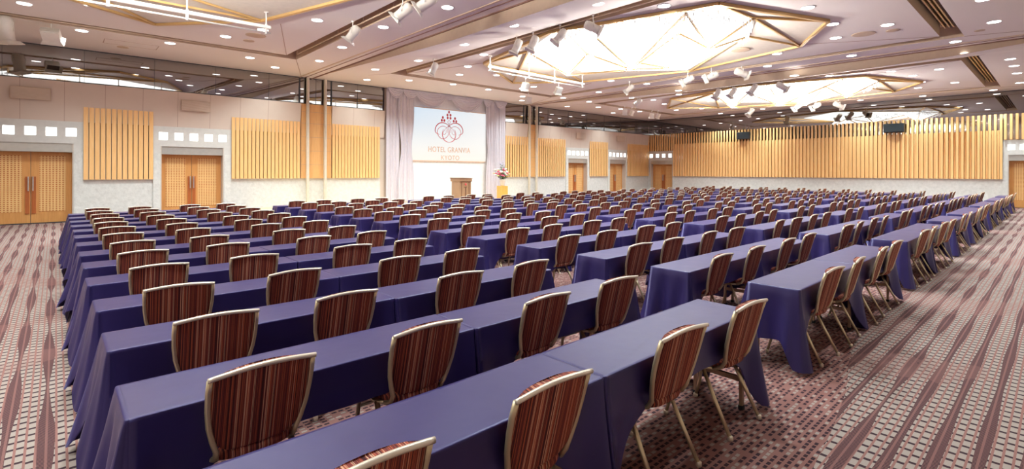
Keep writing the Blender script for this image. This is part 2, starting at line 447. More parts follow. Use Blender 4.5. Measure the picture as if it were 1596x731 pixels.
def door(n, W, c, h, depth=.3):
    dr = MB()
    root = empty('door_%d' % n, (0, 0, 0)); tag(root, kind='structure')
    for sgn in (-1, 1):
        a, b = (c - h + .03, c - .006) if sgn < 0 else (c + .006, c + h - .03)
        mb = MB(); W(mb, a, b, -depth, -depth + .045, .015, 2.33)
        lf = mb.build('leaf', M['door'], root)
        pa, pb = (a + .16, b - .2) if sgn < 0 else (a + .2, b - .16)
        mb = MB(); W(mb, pa, pb, -depth + .045, -depth + .055, .38, 2.2)
        mb.build('perforated_panel', M['doorpanel'] if W is WS else M['doorpanel_f'], lf)
        ha, hb = (b - .12, b - .02) if sgn < 0 else (a + .02, a + .12)
        mb = MB(); W(mb, ha, hb, -depth + .045, -depth + .075, .32, 1.52)
        mb.build('pull_plate', M['handlewood'], lf)
        hm = (ha + hb) / 2 + (.02 if sgn < 0 else -.02)
        mb = MB()
        for z in (1.1, 1.48): W(mb, hm - .01, hm + .01, -depth + .075, -depth + .12, z, z + .02)
        W(mb, hm - .014, hm + .014, -depth + .11, -depth + .135, 1.06, 1.52)
        mb.build('pull_bar', M['header'], lf)
tdp = M['doorpanel'].copy(); tdp.name = 'perforated_maple_far'
for nd in tdp.node_tree.nodes:
    if nd.type == 'SEPXYZ':
        for l in list(tdp.node_tree.links):
            if l.from_node == nd and l.from_socket.name == 'X': tdp.node_tree.links.new(nd.outputs['Y'], l.to_socket)
M['doorpanel_f'] = tdp
for (s0, s1), (c, h), lab, n in zip(PORT_S, DOORS_S, (
        'white doorway surround with lit squares at the far left edge of the stage wall',
        'white doorway surround with five lit squares between the two left slatted panels',
        'white doorway surround with lit squares, first right of the stage',
        'white doorway surround with lit squares, second right of the stage'), (5, 5, 5, 5)):
    portal(WS, 'S', s0, s1, c, h, lab, n)
for (s0, s1), (c, h), lab, n in zip(PORT_F, DOORS_F, (
        'white doorway surround with four lit squares in the far corner of the hall',
        'white doorway surround at the right edge of the long slatted wall'), (4, 5)):
    portal(WF, 'F', s0, s1, c, h, lab, n)
for n, (c, h) in enumerate(DOORS_S): door(n + 1, WS, c, h)
for n, (c, h) in enumerate(DOORS_F): door(n + 5, WF, c, h)

# leaning rose panels above the slats on the stage wall (segments between the partition posts and the stage)
def lean(s0, s1):
    mb = MB(); z0, z1 = ZP, ZW
    mb.add([(s0, D, z0), (s1, D, z0), (s1, D - .06, z0), (s0, D - .06, z0), (s0, D, z1), (s1, D, z1), (s1, D - .2, z1), (s0, D - .2, z1)],
           [(0, 1, 2, 3), (7, 6, 5, 4), (3, 2, 6, 7), (0, 3, 7, 4), (1, 5, 6, 2)], 0)
    x = s0 + 1.0
    while x < s1 - .3:
        mb.add([(x, D - .061, z0), (x + .012, D - .061, z0), (x + .012, D - .203, z1), (x, D - .203, z1)], [(0, 1, 2, 3)], 1); x += 1.05
    return mb
LEAN = [(XL, 7.82, 'left of the partition posts'), (9.2, 11.8, 'between the partition posts and the stage curtain'), (19.62, 21.45, 'just right of the stage curtain'), (22.4, E - .02, 'above the doors right of the stage')]
for s0, s1, lab in LEAN:
    tag(lean(s0, s1).build('upper_wall_panel', [M['wallup'], M['seam_crease']]), 'leaning rose beige wall panel %s' % lab, 'wall panel')
for gx, lab in ((-1.07, 'above the leftmost doorway'), (3.45, 'above the second doorway from left'), (25.95, 'above the first doorway right of the stage'), (30.5, 'above the second doorway right of the stage')):
    mb = MB(); w = .95
    def yy(z): return D - .21 + 0 * z
    mb.add([(gx, yy(3.98) - .012, 3.98), (gx + w, yy(3.98) - .012, 3.98), (gx + w, yy(4.37) - .012, 4.37), (gx, yy(4.37) - .012, 4.37),
            (gx, yy(3.98), 3.98), (gx + w, yy(3.98), 3.98), (gx + w, yy(4.37), 4.37), (gx, yy(4.37), 4.37)], [(0, 1, 2, 3), (4, 7, 6, 5), (0, 4, 5, 1), (3, 2, 6, 7), (0, 3, 7, 4), (1, 5, 6, 2)], 0)
    g = tag(mb.build('air_grille', [M['groove']]), 'flush rectangular air grille %s' % lab, 'air grille')
    mb = MB()
    for i in range(9):
        z = 4.0 + i * .04; mb.box(gx + .02, gx + w - .02, yy(z) - .018, yy(z) - .008, z, z + .022)
    mb.build('louvre', M['wallup'], g)

# slatted panels
def slats_s(s0, s1, z0, z1, pitch, w, d0=.07, d1=.10):
    mb = MB(); n = max(1, round((s1 - s0 - w) / pitch)); p = (s1 - s0 - w) / n
    for i in range(n + 1): WS(mb, s0 + i * p, s0 + i * p + w, d0, d1, z0, z1)
    return mb
def slat_panel(s0, s1, label, pitch=.148, w=.122):
    t = empty('slatted_screen', (0, 0, 0)); tag(t, label, 'slatted panel')
    slats_s(s0, s1, ZS, ZM, pitch, w, .1, .13).build('slats', M['slat'], t)
    mb = MB(); WS(mb, s0, s1, .0, .04, ZS + .01, ZM - .02); mb.build('mirror_backing', M['bronze'], t)
slat_panel(XL, -1.95, 'maple slatted panel left of the leftmost doorway')
slat_panel(.69, 2.61, 'maple slatted panel between the two left doorways')
slat_panel(5.16, 7.8, 'maple slatted panel between second doorway and partition posts')
slat_panel(9.22, 11.55, 'maple slatted panel between partition posts and left stage curtain')
slat_panel(19.65, 21.5, 'maple slatted panel right beside the stage curtain and flowers', .19, .13)
slat_panel(22.35, 24.95, 'maple slatted panel right of the distant partition posts', .19, .13)
slat_panel(27.5, 29.55, 'narrow maple slatted panel between the two doorways right of stage', .19, .13)
slat_panel(32.0, E - .15, 'maple slatted panel in the far corner of the stage wall', .19, .13)
# wood bays with the posts of the folding partitions
for x0, x1, p1, p2, lab in ((7.85, 9.18, 8.1, 8.87, 'left of the stage'), (21.5, 22.35, 21.56, 22.18, 'right of the stage')):
    mb = MB(); WS(mb, x0, x1, .004, .12, ZS, ZW)
    for z in (2.0, 2.6, 3.2, 3.8, 4.3): WS(mb, x0 + .02, x1 - .02, .12, .122, z, z + .01, 1)
    tag(mb.build('veneer_panel', [M['woodpanel'], M['seam_crease']]), 'plain maple panel behind the partition posts %s' % lab, 'wall panel')
    for i, px in enumerate((p1, p2)):
        mb = MB(); WS(mb, px - .05, px + .05, .13, .25, 0, ZC)
        WS(mb, px - .02, px + .02, .25, .262, .02, ZC - .02, 1)
        tag(mb.build('partition_post', [M['post'], M['cream']]), '%s pale floor to ceiling partition post %s' % (('left', 'right')[i], lab), 'post')

# far wall: long slatted screen over bronze mirror
t = empty('slatted_screen'); tag(t, 'long maple slatted screen covering the far wall between its doorways', 'slatted screen')
mb = MB(); y = 2.05; n = int((20.04 - 2.05) / .205)
for i in range(n + 1):
    y = 2.05 + i * (20.04 - 2.05 - .1) / n
    WF(mb, y, y + .1, .13, .19, ZS, ZW)
mb.build('tall_slats', M['slat'], t)
mb = MB()
for i in range(n):
    y = 2.05 + i * (20.04 - 2.05 - .1) / n + .115
    WF(mb, y, y + .075, .09, .12, ZS, ZM)
mb.build('inner_slats', M['slat'], t)
mb = MB(); WF(mb, 2.05, 20.04, 0, .03, ZS + .01, ZW); mb.build('mirror_backing', M['bronze'], t)
for (y0, y1, lab) in ((20.1, D - .1, 'short maple slats above the doorway in the far corner'), (YN, 2.0, 'short maple slats above the doorway at the far right')):
    mb = MB(); n = int((y1 - y0) / .205)
    for i in range(n + 1):
        y = y0 + i * (y1 - y0 - .1) / n; WF(mb, y, y + .1, .13, .19, ZP + .02, ZW)
    s = mb.build('slatted_screen', M['slat']); tag(s, lab, 'slatted screen')
    mb = MB(); WF(mb, y0, y1, 0, .03, ZP + .02, ZW); mb.build('mirror_backing', M['bronze'], s)

# mirror bands under the ceiling
def mirror_s(x0, x1, lab, mull):
    t = empty('mirror_band'); tag(t, lab, 'mirror')
    mb = MB(); mb.add([(x0, D, ZW), (x1, D, ZW), (x1, D, ZC), (x0, D, ZC), (x0, D - .03, ZW), (x1, D - .03, ZW), (x1, D - .058, ZC), (x0, D - .058, ZC)], [(0, 3, 2, 1), (4, 5, 6, 7), (0, 1, 5, 4), (3, 7, 6, 2), (0, 4, 7, 3), (1, 2, 6, 5)]); x = x0 + 1.8
    while x < x1 - .5: WS(mb, x, x + .008, .03, .06, ZW + .05, ZC - .03, 1); x += 1.95
    mb.build('mirror_glass', [M['mirror'], M['darkframe']], t)
    mb = MB(); WS(mb, x0, x1, .03, .05, ZW, ZW + .05); WS(mb, x0, x1, .05, .07, ZC - .03, ZC)
    for m in mull: WS(mb, m - .025, m + .025, .02, .08, ZW, ZC)
    mb.build('mirror_frame', M['darkframe'], t)
mirror_s(XL, 11.82, 'dark tinted mirror band under the ceiling left of the stage', (7.8, 9.2))
mirror_s(19.6, E - .03, 'dark tinted mirror band under the ceiling right of the stage', (21.2, 22.5))
t = empty('mirror_band'); tag(t, 'dark tinted mirror band under the ceiling along the far wall', 'mirror')
mb = MB(); WF(mb, YN, D - .05, 0, .03, ZW + .0, ZC); mb.build('mirror_glass', M['mirror2'], t)
mb = MB(); WF(mb, YN, D - .05, .03, .045, ZC - .03, ZC); mb.build('mirror_frame', M['darkframe'], t)

# two black loudspeakers hung on the far slats
for y0, y1, lab in ((14.25, 15.1, 'black rectangular loudspeaker on the far slats, the farther and smaller looking one'), (5.92, 6.85, 'black rectangular loudspeaker on the far slats, the nearer right one')):
    mb = MB(); mb.bbox(E - .50, E - .22, y0, y1, 3.98, 4.46, .02)
    o = tag(mb.build('wall_speaker', M['dark']), lab, 'speaker')
    mb = MB(); mb.box(E - .515, E - .5, y0 + .03, y1 - .03, 4.01, 4.43); mb.build('speaker_grille', M['grille'], o)
    mb = MB(); mb.box(E - .24, E - .185, (y0 + y1) / 2 - .1, (y0 + y1) / 2 + .1, 4.15, 4.3); mb.build('bracket', M['dark'], o)

# ---------------------------------------------------------------- stage, curtains, screen
SZ = .22
mb = MB(); mb.box(5.9, 20.9, 19.5, D - .05, 0, SZ, 0); mb.box(5.9, 20.9, 19.485, 19.5, .0, SZ - .03, 1)
o = mb.build('stage_platform', [M['stagefloor'], M['dado']]); tag(o, 'low stage platform with pale boards in front of the screen', 'stage')
mb = MB(); mb.box(13.0, 18.35, D - .1, D - .004, SZ, ZC - .004); tag(mb.build('white_backdrop', M['backdrop']), 'plain white backdrop wall behind the projection screen', 'backdrop')

def drape(x0, x1, z0, z1, y, amp, fold, seed, gather=None):
    """pleated cloth hanging from z1 to z0"""
    rnd = random.Random(seed); mb = MB(); nx = int((x1 - x0) / .02); nz = 26; ph = [rnd.uniform(0, 6.28) for _ in range(4)]
    rr = []
    for j in range(nz + 1):
        z = z0 + (z1 - z0) * j / nz; row = []
        for i in range(nx + 1):
            x = x0 + (x1 - x0) * i / nx
            f = 2 * PI * x / fold
            dy = amp * (math.sin(f + ph[0]) + .5 * math.sin(1.63 * f + ph[1]) + .35 * math.sin(.37 * f + ph[2] + z * .5))
            xx = x
            if gather:
                xg, zg, k = gather
                g = k * math.exp(-((z - zg) / .9) ** 2); xx = x + (xg - x) * g
            row.append((xx, y + dy * (1 - .2 * (z - z0) / (z1 - z0)), z))
        rr.append(row)
    front = [p for r in rr for p in r]; n = nx + 1; m = len(front)
    back = [(p[0], p[1] + .012, p[2]) for p in front]; fs = []
    for j in range(nz):
        for i in range(nx):
            a = j * n + i; fs.append((a, a + 1, a + n + 1, a + n)); fs.append((m + a, m + a + n, m + a + n + 1, m + a + 1))
    for j in range(nz):
        a = j * n; fs.append((a, a + n, m + a + n, m + a)); a = j * n + nx; fs.append((a, m + a, m + a + n, a + n))
    mb.add(front + back, fs, 0, True); return mb
def swag(x0, x1, ztop, dip, y):
    mb = MB(); nx = 28; nf = 34; rr = []
    for j in range(nf + 1):
        v = j / nf; row = []
        for i in range(nx + 1):
            u = i / nx; c = 4 * u * (1 - u)
            xx = x0 + (x1 - x0) * (.5 + (u - .5) * (1 - .0 * v))
            z = ztop - v * dip * c - .06 * v
            dy = -.10 * c * math.sin(PI * min(1, v * 1.15)) - .022 * math.sin(v * 2 * PI * 5.5) * c ** .4
            row.append((xx, y + dy, z))
        rr.append(row)
    n = nx + 1; fr = [p for r in rr for p in r]; m = len(fr); bk = [(p[0], p[1] + .012, p[2]) for p in fr]; fs = []
    for j in range(nf):
        for i in range(nx):
            a = j * n + i; fs.append((a, a + n, a + n + 1, a + 1)); fs.append((m + a, m + a + 1, m + a + n + 1, m + a + n))
    for i in range(nx): a = nf * n + i; fs.append((a, m + a, m + a + 1, a + 1))
    mb.add(fr + bk, fs, 0, True); return mb
for side, a, b, c2, d2, gx, gr in (('left', 11.84, 12.55, 12.45, 13.35, 12.95, 2.9), ('right', 18.75, 19.58, 18.0, 18.85, 18.4, 2.9)):
    t = empty('stage_curtain', (0, 0, 0)); tag(t, 'pale pleated stage curtain on the %s side of the projection screen' % side, 'curtain')
    drape(a, b, SZ + .01, ZC - .02, D - .22, .03, .17, 3).build('pleated_panel', M['curtain'], t)
    drape(c2, d2, SZ + .01, ZC - .05, D - .30, .035, .2, 5, (gx, gr, .35)).build('gathered_panel', M['curtain'], t)
t = empty('swag_valance'); tag(t, 'row of pale draped swags hanging above the projection screen', 'curtain')
for i, (a, b, dp) in enumerate(((11.85, 12.75, .42), (12.65, 13.6, .42), (15.0, 15.8, .24), (17.75, 18.5, .36), (18.6, 19.55, .4), (13.3, 15.3, .72), (15.45, 17.8, .78), (14.5, 15.2, .3), (16.5, 17.3, .34))):
    swag(a, b, ZC - .01, dp, D - .36 - .025 * (i % 3)).build('swag', M['curtain'], t)

SYY = D - .16
scr = MB().box(13.25, 18.1, SYY, SYY + .03, 2.28, 5.02).build('projection_screen', M['screen'])
tag(scr, 'bright projection screen with red scroll emblem and hotel name on the stage', 'screen')
for z in (5.0, 2.25): MB().box(13.25, 18.1, SYY - .006, SYY, z, z + .04).build('screen_edge', M['lettering'], scr)
def px(u, v): p = at_y(560 + u / 6.138, 110 + v / 6.138, SYY - .012); return p
ctr = px(860, 560)
mb = MB()
for u, v in ((860, 398), (845, 425), (874, 427), (847, 453), (874, 456), (801, 449), (791, 475), (815, 477), (917, 459), (905, 485), (929, 487)):
    c = px(u, v); mb = MB(); mb.add([c + Vector((.062 * math.cos(a * PI / 8), 0, .075 * math.sin(a * PI / 8))) for a in range(16)], [tuple(range(16))]); mb.build('emblem_dot', M['logo'], scr)
def cat(pts, n=8):
    out = []; P = [pts[0]] + list(pts) + [pts[-1]]
    for i in range(1, len(P) - 2):
        for k in range(n):
            t = k / n; q = []
            for a in (0, 1):
                p0, p1, p2, p3 = P[i - 1][a], P[i][a], P[i + 1][a], P[i + 2][a]
                q.append(.5 * (2 * p1 + (p2 - p0) * t + (2 * p0 - 5 * p1 + 4 * p2 - p3) * t * t + (3 * p1 - p0 - 3 * p2 + p3) * t ** 3))
            out.append(q)
    out.append(list(pts[-1])); return out
mb = MB()
def stroke(pts, w0, w1):
    w0 *= .8; w1 *= .75
    pp = cat(pts); W3 = [px(*p) for p in pp]; n = len(W3); L = []
    for i, p in enumerate(W3):
        t = (W3[min(n - 1, i + 1)] - W3[max(0, i - 1)]); t.y = 0; t.normalize(); nn = Vector((-t.z, 0, t.x))
        w = w0 + (w1 - w0) * math.sin(PI * i / (n - 1)); L += [p + nn * w, p - nn * w]
    mb.add(L, [(2 * i, 2 * i + 1, 2 * i + 3, 2 * i + 2) for i in range(n - 1)])
for s in (1, -1):
    def q(*pts): return [(860 + s * (u - 860), v + (0 if s == 1 else 9 * (860 - u) / 100)) for u, v in pts]
    stroke(q((872, 545), (838, 512), (795, 498), (755, 512), (730, 550), (732, 590), (768, 612)), .012, .035)
    stroke(q((846, 596), (838, 548), (800, 532), (765, 548), (748, 582), (758, 622), (792, 652), (835, 640), (857, 600), (850, 540), (862, 512)), .01, .02)
    stroke(q((832, 565), (830, 600), (808, 612), (806, 590), (828, 555), (872, 520)), .008, .014)
    stroke(q((806, 560), (796, 610), (815, 665), (862, 690)), .01, .03)
stroke([(860, 475), (872, 492), (860, 515), (848, 492), (860, 475)], .01, .016)
mb.build('emblem_scrolls', M['logo'], scr)
def text(s, u0, u1, vb, vt, name):
    cu = bpy.data.curves.new('lettering_curve', 'FONT'); cu.body = s; cu.space_character = 1.1; cu.extrude = .004
    ob = bpy.data.objects.new('tmp', cu); COL.objects.link(ob)
    me = bpy.data.meshes.new_from_object(ob.evaluated_get(bpy.context.evaluated_depsgraph_get())); bpy.data.objects.remove(ob)
    xs_ = [v.co.x for v in me.vertices]; ys_ = [v.co.y for v in me.vertices]
    a, b = at_y(u0, vb, SYY - .012), at_y(u1, vb, SYY - .012); top = at_y(u0, vt, SYY)
    kx = (b.x - a.x) / (max(xs_) - min(xs_)); kz = (top.z - a.z) / (max(ys_) - min(ys_))
    for v in me.vertices: x, y, z = v.co; v.co = (a.x + (x - min(xs_)) * kx, SYY - .008 - z, a.z + (y - min(ys_)) * kz)
    me.materials.append(M['lettering']); o = link(name, me, scr)
text('HOTEL GRANVIA', 668, 733, 236.4, 228.0, 'lettering'); text('KYOTO', 688, 716, 249.0, 242.0, 'lettering')

# lectern
t = empty('lectern', (14.95, 20.3, SZ)); tag(t, 'wooden lectern standing on the stage below the screen', 'lectern')
mb = MB(); mb.bbox(.03, .73, .04, .76, 0, 1.0, .008); mb.build('body', M['lectern'], t)
mb = MB(); mb.bbox(0, .76, 0, .82, 1.0, 1.14, .01); mb.build('top_box', M['lectern'], t)
mb = MB(); mb.add([(-.02, -.02, 1.14), (.78, -.02, 1.14), (.78, .84, 1.14), (-.02, .84, 1.14), (-.02, -.02, 1.165), (.78, -.02, 1.165), (.78, .84, 1.19), (-.02, .84, 1.19)], [(0, 3, 2, 1), (4, 5, 6, 7), (0, 1, 5, 4), (1, 2, 6, 5), (2, 3, 7, 6), (3, 0, 4, 7)]); mb.build('reading_top', M['lecterndark'], t)
mb = MB()
for x in (.13, .6): mb.box(x - .018, x + .018, .025, .042, .02, .98)
mb.box(.35, .41, .025, .042, .02, .72); mb.box(.29, .47, .025, .042, .70, .74)
mb.box(.0, .76, -.006, .004, 1.0, 1.02); mb.build('inlay_strips', M['lecterndark'], t)
mb = MB(); mb.lathe([(.05, 0), (.055, .01), (.03, .015)], 12, (0, 0, 0), M=Matrix.Translation((.38, .03, .86)) @ Matrix.Rotation(R(90), 4, 'X')); mb.build('crest', M['logo'], t)

# pedestal, vase, flowers
t = MB().bbox(17.75, 18.17, 20.3, 20.75, SZ, .95, .01).build('flower_pedestal', M['pedestal']); tag(t, 'square orange maple pedestal on the stage under the flower vase', 'pedestal')
v0 = (17.96, 20.52, .95)
mb = MB(); mb.lathe([(.09, 0), (.11, .02), (.12, .12), (.15, .28), (.17, .36), (.155, .36), (.13, .28), (.02, .05)], 24); vz = mb.build('flower_vase', M['vase']); vz.location = v0
tag(vz, 'white flared vase on the orange pedestal beside the stage curtain', 'vase')
rnd = random.Random(4)
fl = empty('flower_arrangement', (v0[0], v0[1], v0[2] + .2)); tag(fl, 'large bouquet of pink and white flowers in the white vase', 'flowers')
st = MB(); lf = MB(); heads = {k: MB() for k in ('pink', 'whitep', 'yellow', 'lilac')}
for i in range(64):
    a = rnd.uniform(0, 2 * PI); r = rnd.uniform(.05, .46) * (1 if i % 3 else 1.15); h = rnd.uniform(.3, .72) if i % 5 else rnd.uniform(.8, 1.12)
    if h > .8: r *= .6
    tip = Vector((r * math.cos(a), r * math.sin(a), h)); st.tube([(0, 0, 0), tip * .5 + Vector((0, 0, .08)), tip], .005, 5)
    if i % 2 == 0:
        for j in range(4):
            p = tip * (.55 + .12 * j); d = Vector((rnd.uniform(-1, 1), rnd.uniform(-1, 1), rnd.uniform(-.2, .9))).normalized() * rnd.uniform(.1, .2)
            w = d.cross(Vector((0, 0, 1))).normalized() * .028
            lf.add([p, p + d * .5 + w, p + d, p + d * .5 - w, p + d * .5 + Vector((0, 0, .012))], [(0, 1, 4), (1, 2, 4), (2, 3, 4), (3, 0, 4)])
    kind = 'lilac' if h > .8 else rnd.choice(['pink', 'pink', 'whitep', 'yellow', 'whitep'])
    rr_ = .03 if h > .8 else rnd.uniform(.045, .075)
    for q in range(7):
        b = q * 2 * PI / 6; c = tip + (Vector((math.cos(b), math.sin(b), .25)) * rr_ * .8 if q < 6 else Vector((0, 0, rr_ * .4)))
        heads[kind].lathe([(.001, -rr_ * .5), (rr_ * .45, -rr_ * .25), (rr_ * .5, 0), (rr_ * .3, rr_ * .4), (.001, rr_ * .5)], 6, tuple(c))
st.build('stems', M['stem'], fl); lf.build('leaves', M['leaf'], fl)
for k2, nm in (('pink', 'pink_blooms'), ('whitep', 'white_blooms'), ('yellow', 'yellow_blooms'), ('lilac', 'lilac_sprays')): heads[k2].build(nm, M[k2], fl)['kind'] = 'stuff'

# ---------------------------------------------------------------- chandeliers
FR = dict(A=(11.81, 14.54), B=(15.33, 16.82), C=(17.38, 14.44), D=(18.7, 10.05), E=(17.54, 5.65), F=(15.2, 4.22), G=(11.74, 5.57), H=(10.55, 9.99))
IN = dict(i=(11.67, 12.05), k=(13.28, 10.84), l=(13.26, 7.45), m=(11.68, 6.38), n=(13.4, 5.44), o=(15.05, 6.31), h=(10.75, 9.6), q=(12.0, 9.4), r=(14.9, 9.3))
AP = dict(p1=(13.52, 11.92, 5.2), p2=(14.31, 9.81, 5.2), p3=(13.56, 6.68, 5.2), p4=(15.07, 8.82, 5.2))
def chandelier(dx, label):
    t = empty('chandelier', (dx, 0, ZC)); tag(t, label, 'chandelier')
    zf = -.02
    ring = [Vector((*FR[c], zf)) for c in 'ABCDEFGH']
    # cream soffit panels inside the frame
    mb = MB(); low = [p + Vector((0, 0, -.01)) for p in ring]; mb.add(low + [p + Vector((0, 0, .02)) for p in ring], [tuple(range(8)), tuple(reversed(range(8, 16)))] + [(i, (i + 1) % 8, 8 + (i + 1) % 8, 8 + i) for i in range(8)])
    mb.build('soffit_panel', M['cream'], t, fix=True)
    mb = MB()
    for i in range(8):
        a, b = ring[i], ring[(i + 1) % 8]; mb.bar(a + Vector((0, 0, -.03)), b + Vector((0, 0, -.03)), .09, .08)
    I = {k_: Vector((*v, -.06)) for k_, v in IN.items()}; Fm = {k_: Vector((*v, -.06)) for k_, v in FR.items()}
    A3 = {k_: Vector((v[0], v[1], v[2] - ZC)) for k_, v in AP.items()}
    for a, b in ((Fm['A'], I['i']), (I['i'], Fm['C']), (I['i'], Fm['B']), (I['o'], Fm['E']), (I['o'], Fm['D']), (I['n'], Fm['F']), (I['n'], Fm['G']), (I['n'], Fm['E']), (Fm['C'], Fm['A'])):
        mb.bar(a, b, .05, .05)
    mb.build('brass_frame', M['brass'], t)
    # crystal pyramids
    cf = MB()
    def pyr(base, ap):
        b = [I[x] if x in I else Fm[x] for x in base]; n = len(b)
        for i in range(n): cf.add([b[i], b[(i + 1) % n], A3[ap]], [(0, 1, 2)])
        cf.add(b, [tuple(range(n))])
    pyr(('i', 'h', 'k'), 'p1'); pyr(('k', 'q', 'm', 'l'), 'p2'); pyr(('m', 'n', 'o'), 'p3'); pyr(('k', 'l', 'r'), 'p4')
    pyr(('l', 'm', 'o'), 'p3'); pyr(('r', 'l', 'o'), 'p4'); pyr(('h', 'q', 'k'), 'p2')
    # lit layer of crystal curtains between the pyramids
    lay = [I['i'], Fm['H'] + Vector((.15, 0, 0)), I['m'], I['n'], I['o'], Fm['D'] + Vector((-.25, 0, 0)), Vector((15.6, 13.0, -.06))]
    lay = [Vector((p.x, p.y, -.05)) for p in lay]; nl = len(lay)
    cf.add(lay + [p + Vector((0, 0, .03)) for p in lay], [tuple(range(nl)), tuple(reversed(range(nl, 2 * nl)))] + [(i, (i + 1) % nl, nl + (i + 1) % nl, nl + i) for i in range(nl)])
    cf.build('crystal_faces', M['crystal'], t)
    rb = MB()
    for a, b in ((I['i'], A3['p1']), (I['k'], A3['p1']), (I['h'], A3['p1']), (I['h'], I['k']), (I['q'], A3['p2']), (I['m'], A3['p2']), (I['k'], A3['p2']), (I['l'], A3['p2']), (I['m'], I['l']), (I['m'], A3['p3']), (I['n'], A3['p3']), (I['o'], A3['p3']), (I['n'], I['o']), (I['l'], A3['p4']), (I['r'], A3['p4']), (I['k'], I['r']), (I['k'], A3['p4']), (I['l'], A3['p3']), (A3['p1'], A3['p2']), (A3['p2'], A3['p4'])):
        rb.bar(a + Vector((0, 0, -.03)), b + Vector((0, 0, -.03)), .045, .045)
    rb.build('brass_rods', M['rod'], t)
    # hanging glass rods along the seams of the pyramids
    rd = MB(); rnd = random.Random(11)
    segs = ((I['i'], I['h']), (I['h'], I['m']), (I['m'], I['n']), (I['n'], I['o']), (I['k'], I['l']), (I['i'], I['k']), (I['l'], I['o']), (I['k'], I['r']))
    for a, b in segs:
        n = int((b - a).length / .055)
        for i in range(n):
            p = a.lerp(b, (i + .5) / n); h = rnd.uniform(.1, .28)
            rd.tube([p + Vector((rnd.uniform(-.05, .05), rnd.uniform(-.05, .05), -.01)), p + Vector((0, 0, -h))], .011, 4, 0, False)
    o = rd.build('crystal_rods', M['crystalrod'], t); o['kind'] = 'stuff'
    for (x, y, zz) in AP.values():  # added uplights hanging below the crystal tips, aimed at the ceiling
        ld = bpy.data.lights.new('lamp', 'SPOT'); ld.energy = UPLIGHT_W; ld.shadow_soft_size = .12; ld.spot_size = R(178); ld.spot_blend = .15; ld.color = (1, .93, .87)
        lo = bpy.data.objects.new('lamp', ld); COL.objects.link(lo); lo.parent = t; lo.location = (x, y, zz - ZC - .25); lo.rotation_euler = (PI, 0, 0)
tcr = plain('crystal_rod_glass', (.9, .9, .92), .1); M['crystalrod'] = tcr
chandelier(-13.3, 'crystal chandelier in a brass frame, cropped at the top left corner')
chandelier(0, 'large crystal chandelier in a brass frame over the middle of the hall')
chandelier(13.2, 'crystal chandelier in a brass frame, the farthest one towards the far wall')

# white lighting battens hung below the chandeliers
BATY = []
for (p0, p1, mt, lab) in (((165, 0), (425, 42), None, 'twin white lighting batten hanging at the top left'), ((763.6, 103.8), (909.4, 131.5), None, 'twin white lighting batten hanging left of the middle chandelier')):
    a, b = at_z(*p0, 5.38), at_z(*p1, 5.38); y = (a.y + b.y) / 2; BATY.append(y)
    if p0[1] == 0: a.x = b.x - 5.2
    t = empty('lighting_batten', ((a.x + b.x) / 2, y, 5.38)); tag(t, lab, 'lighting batten'); L = (b.x - a.x) / 2
    MB().bbox(-L, L, -.05, .05, -.03, .05, .01).build('channel', M['white'], t)
    MB().tube([(-L, -.0, -.13), (L, -.0, -.13)], .022, 8).build('lower_pipe', M['white'], t)
    hg = MB()
    for k_ in (-.98, -.25, .3, .96):
        hg.tube([(k_ * L, 0, -.17), (k_ * L, 0, ZC - 5.38 - .04)], .018, 8); hg.tube([(k_ * L, 0, -.17), (k_ * L, 0, .08)], .035, 8)
        hg.lathe([(.06, ZC - 5.38 - .05), (.06, ZC - 5.38 - .03)], 12, (k_ * L, 0, 0))
    hg.build('hangers', M['white'], t)

# ---------------------------------------------------------------- ceiling fittings: downlights
DL = [(38, 5.4), (140.4, 7.3), (127.6, 47.6), (291.8, 33.4), (265.3, 67.1), (351.9, 56.7), (410, 46.5), (389.6, 89.8), (429, 104.8), (494.7, 31.4), (497.9, 94.9), (533.4, 73.5), (597.8, 42), (697.8, 11.4), (585, 108), (723.6, 69), (651.9, 94.2), (729.5, 103.4), (716.5, 116), (572.2, 124.2), (637.7, 125), (706.5, 131.2), (774.6, 116.8), (761.4, 139.5), (814.8, 150.2), (813.7, 156.5), (931.1, 5.4), (800.2, 39.1), (754.5, 84.9), (832, 135.1), (952.3, 125.7), (878, 152.4), (933.5, 143.4), (884.3, 165.8), (918.4, 158.3), (984.4, 152.4), (932.6, 166.9), (955.9, 176), (967.6, 169.5), (997.4, 173.7), (1035.4, 9), (1211.6, 83.5), (1196.6, 102.9), (1008.3, 130.5), (1099.5, 120), (1057.8, 140.9), (1058.2, 147.1), (1135.9, 130), (1238, 117.8), (1018.4, 155.6), (1035.5, 162.1), (1054.4, 171.4), (1094, 169.1), (1151.2, 166.1), (1123.3, 176.7), (1189, 169.6), (1259.6, 11.7), (1298.1, 37.6), (1303.1, 58.8), (1383.6, 38.6), (1327.6, 86.5), (1360, 105), (1389.3, 111), (1423, 118), (1292.9, 118.1), (1549.7, 33.9), (1489.6, 64.7), (1503.5, 82.9), (1463.9, 107.7), (1575, 92), (1581, 102.5), (1585.6, 113.9), (1533, -1), (1488.5, 128.7), (1436.5, 127.9), (1431, 136.7), (1590, 128.9), (1359.3, 146.8), (1438.3, 149.6), (1341.4, 156.1), (1548.6, 140.1)]
dr_m = MB().lathe([(.15, -.012), (.165, -.012), (.165, 0), (.135, 0), (.135, -.006)], 24, caps=False).mesh('downlight_trim', M['white'])
dg_m = MB().lathe([(.001, -.009), (.14, -.009), (.14, -.004)], 24).mesh('downlight_glass', M['downlight'])
ld = bpy.data.lights.new('downlight_lamp', 'SPOT'); ld.energy = DOWN_W; ld.spot_size = R(128); ld.spot_blend = .8; ld.shadow_soft_size = .1; ld.color = (.88, 1, 1)
ld_wall = ld.copy(); ld_wall.energy = DOWN_W * .5      # the rows close to the walls are dimmed
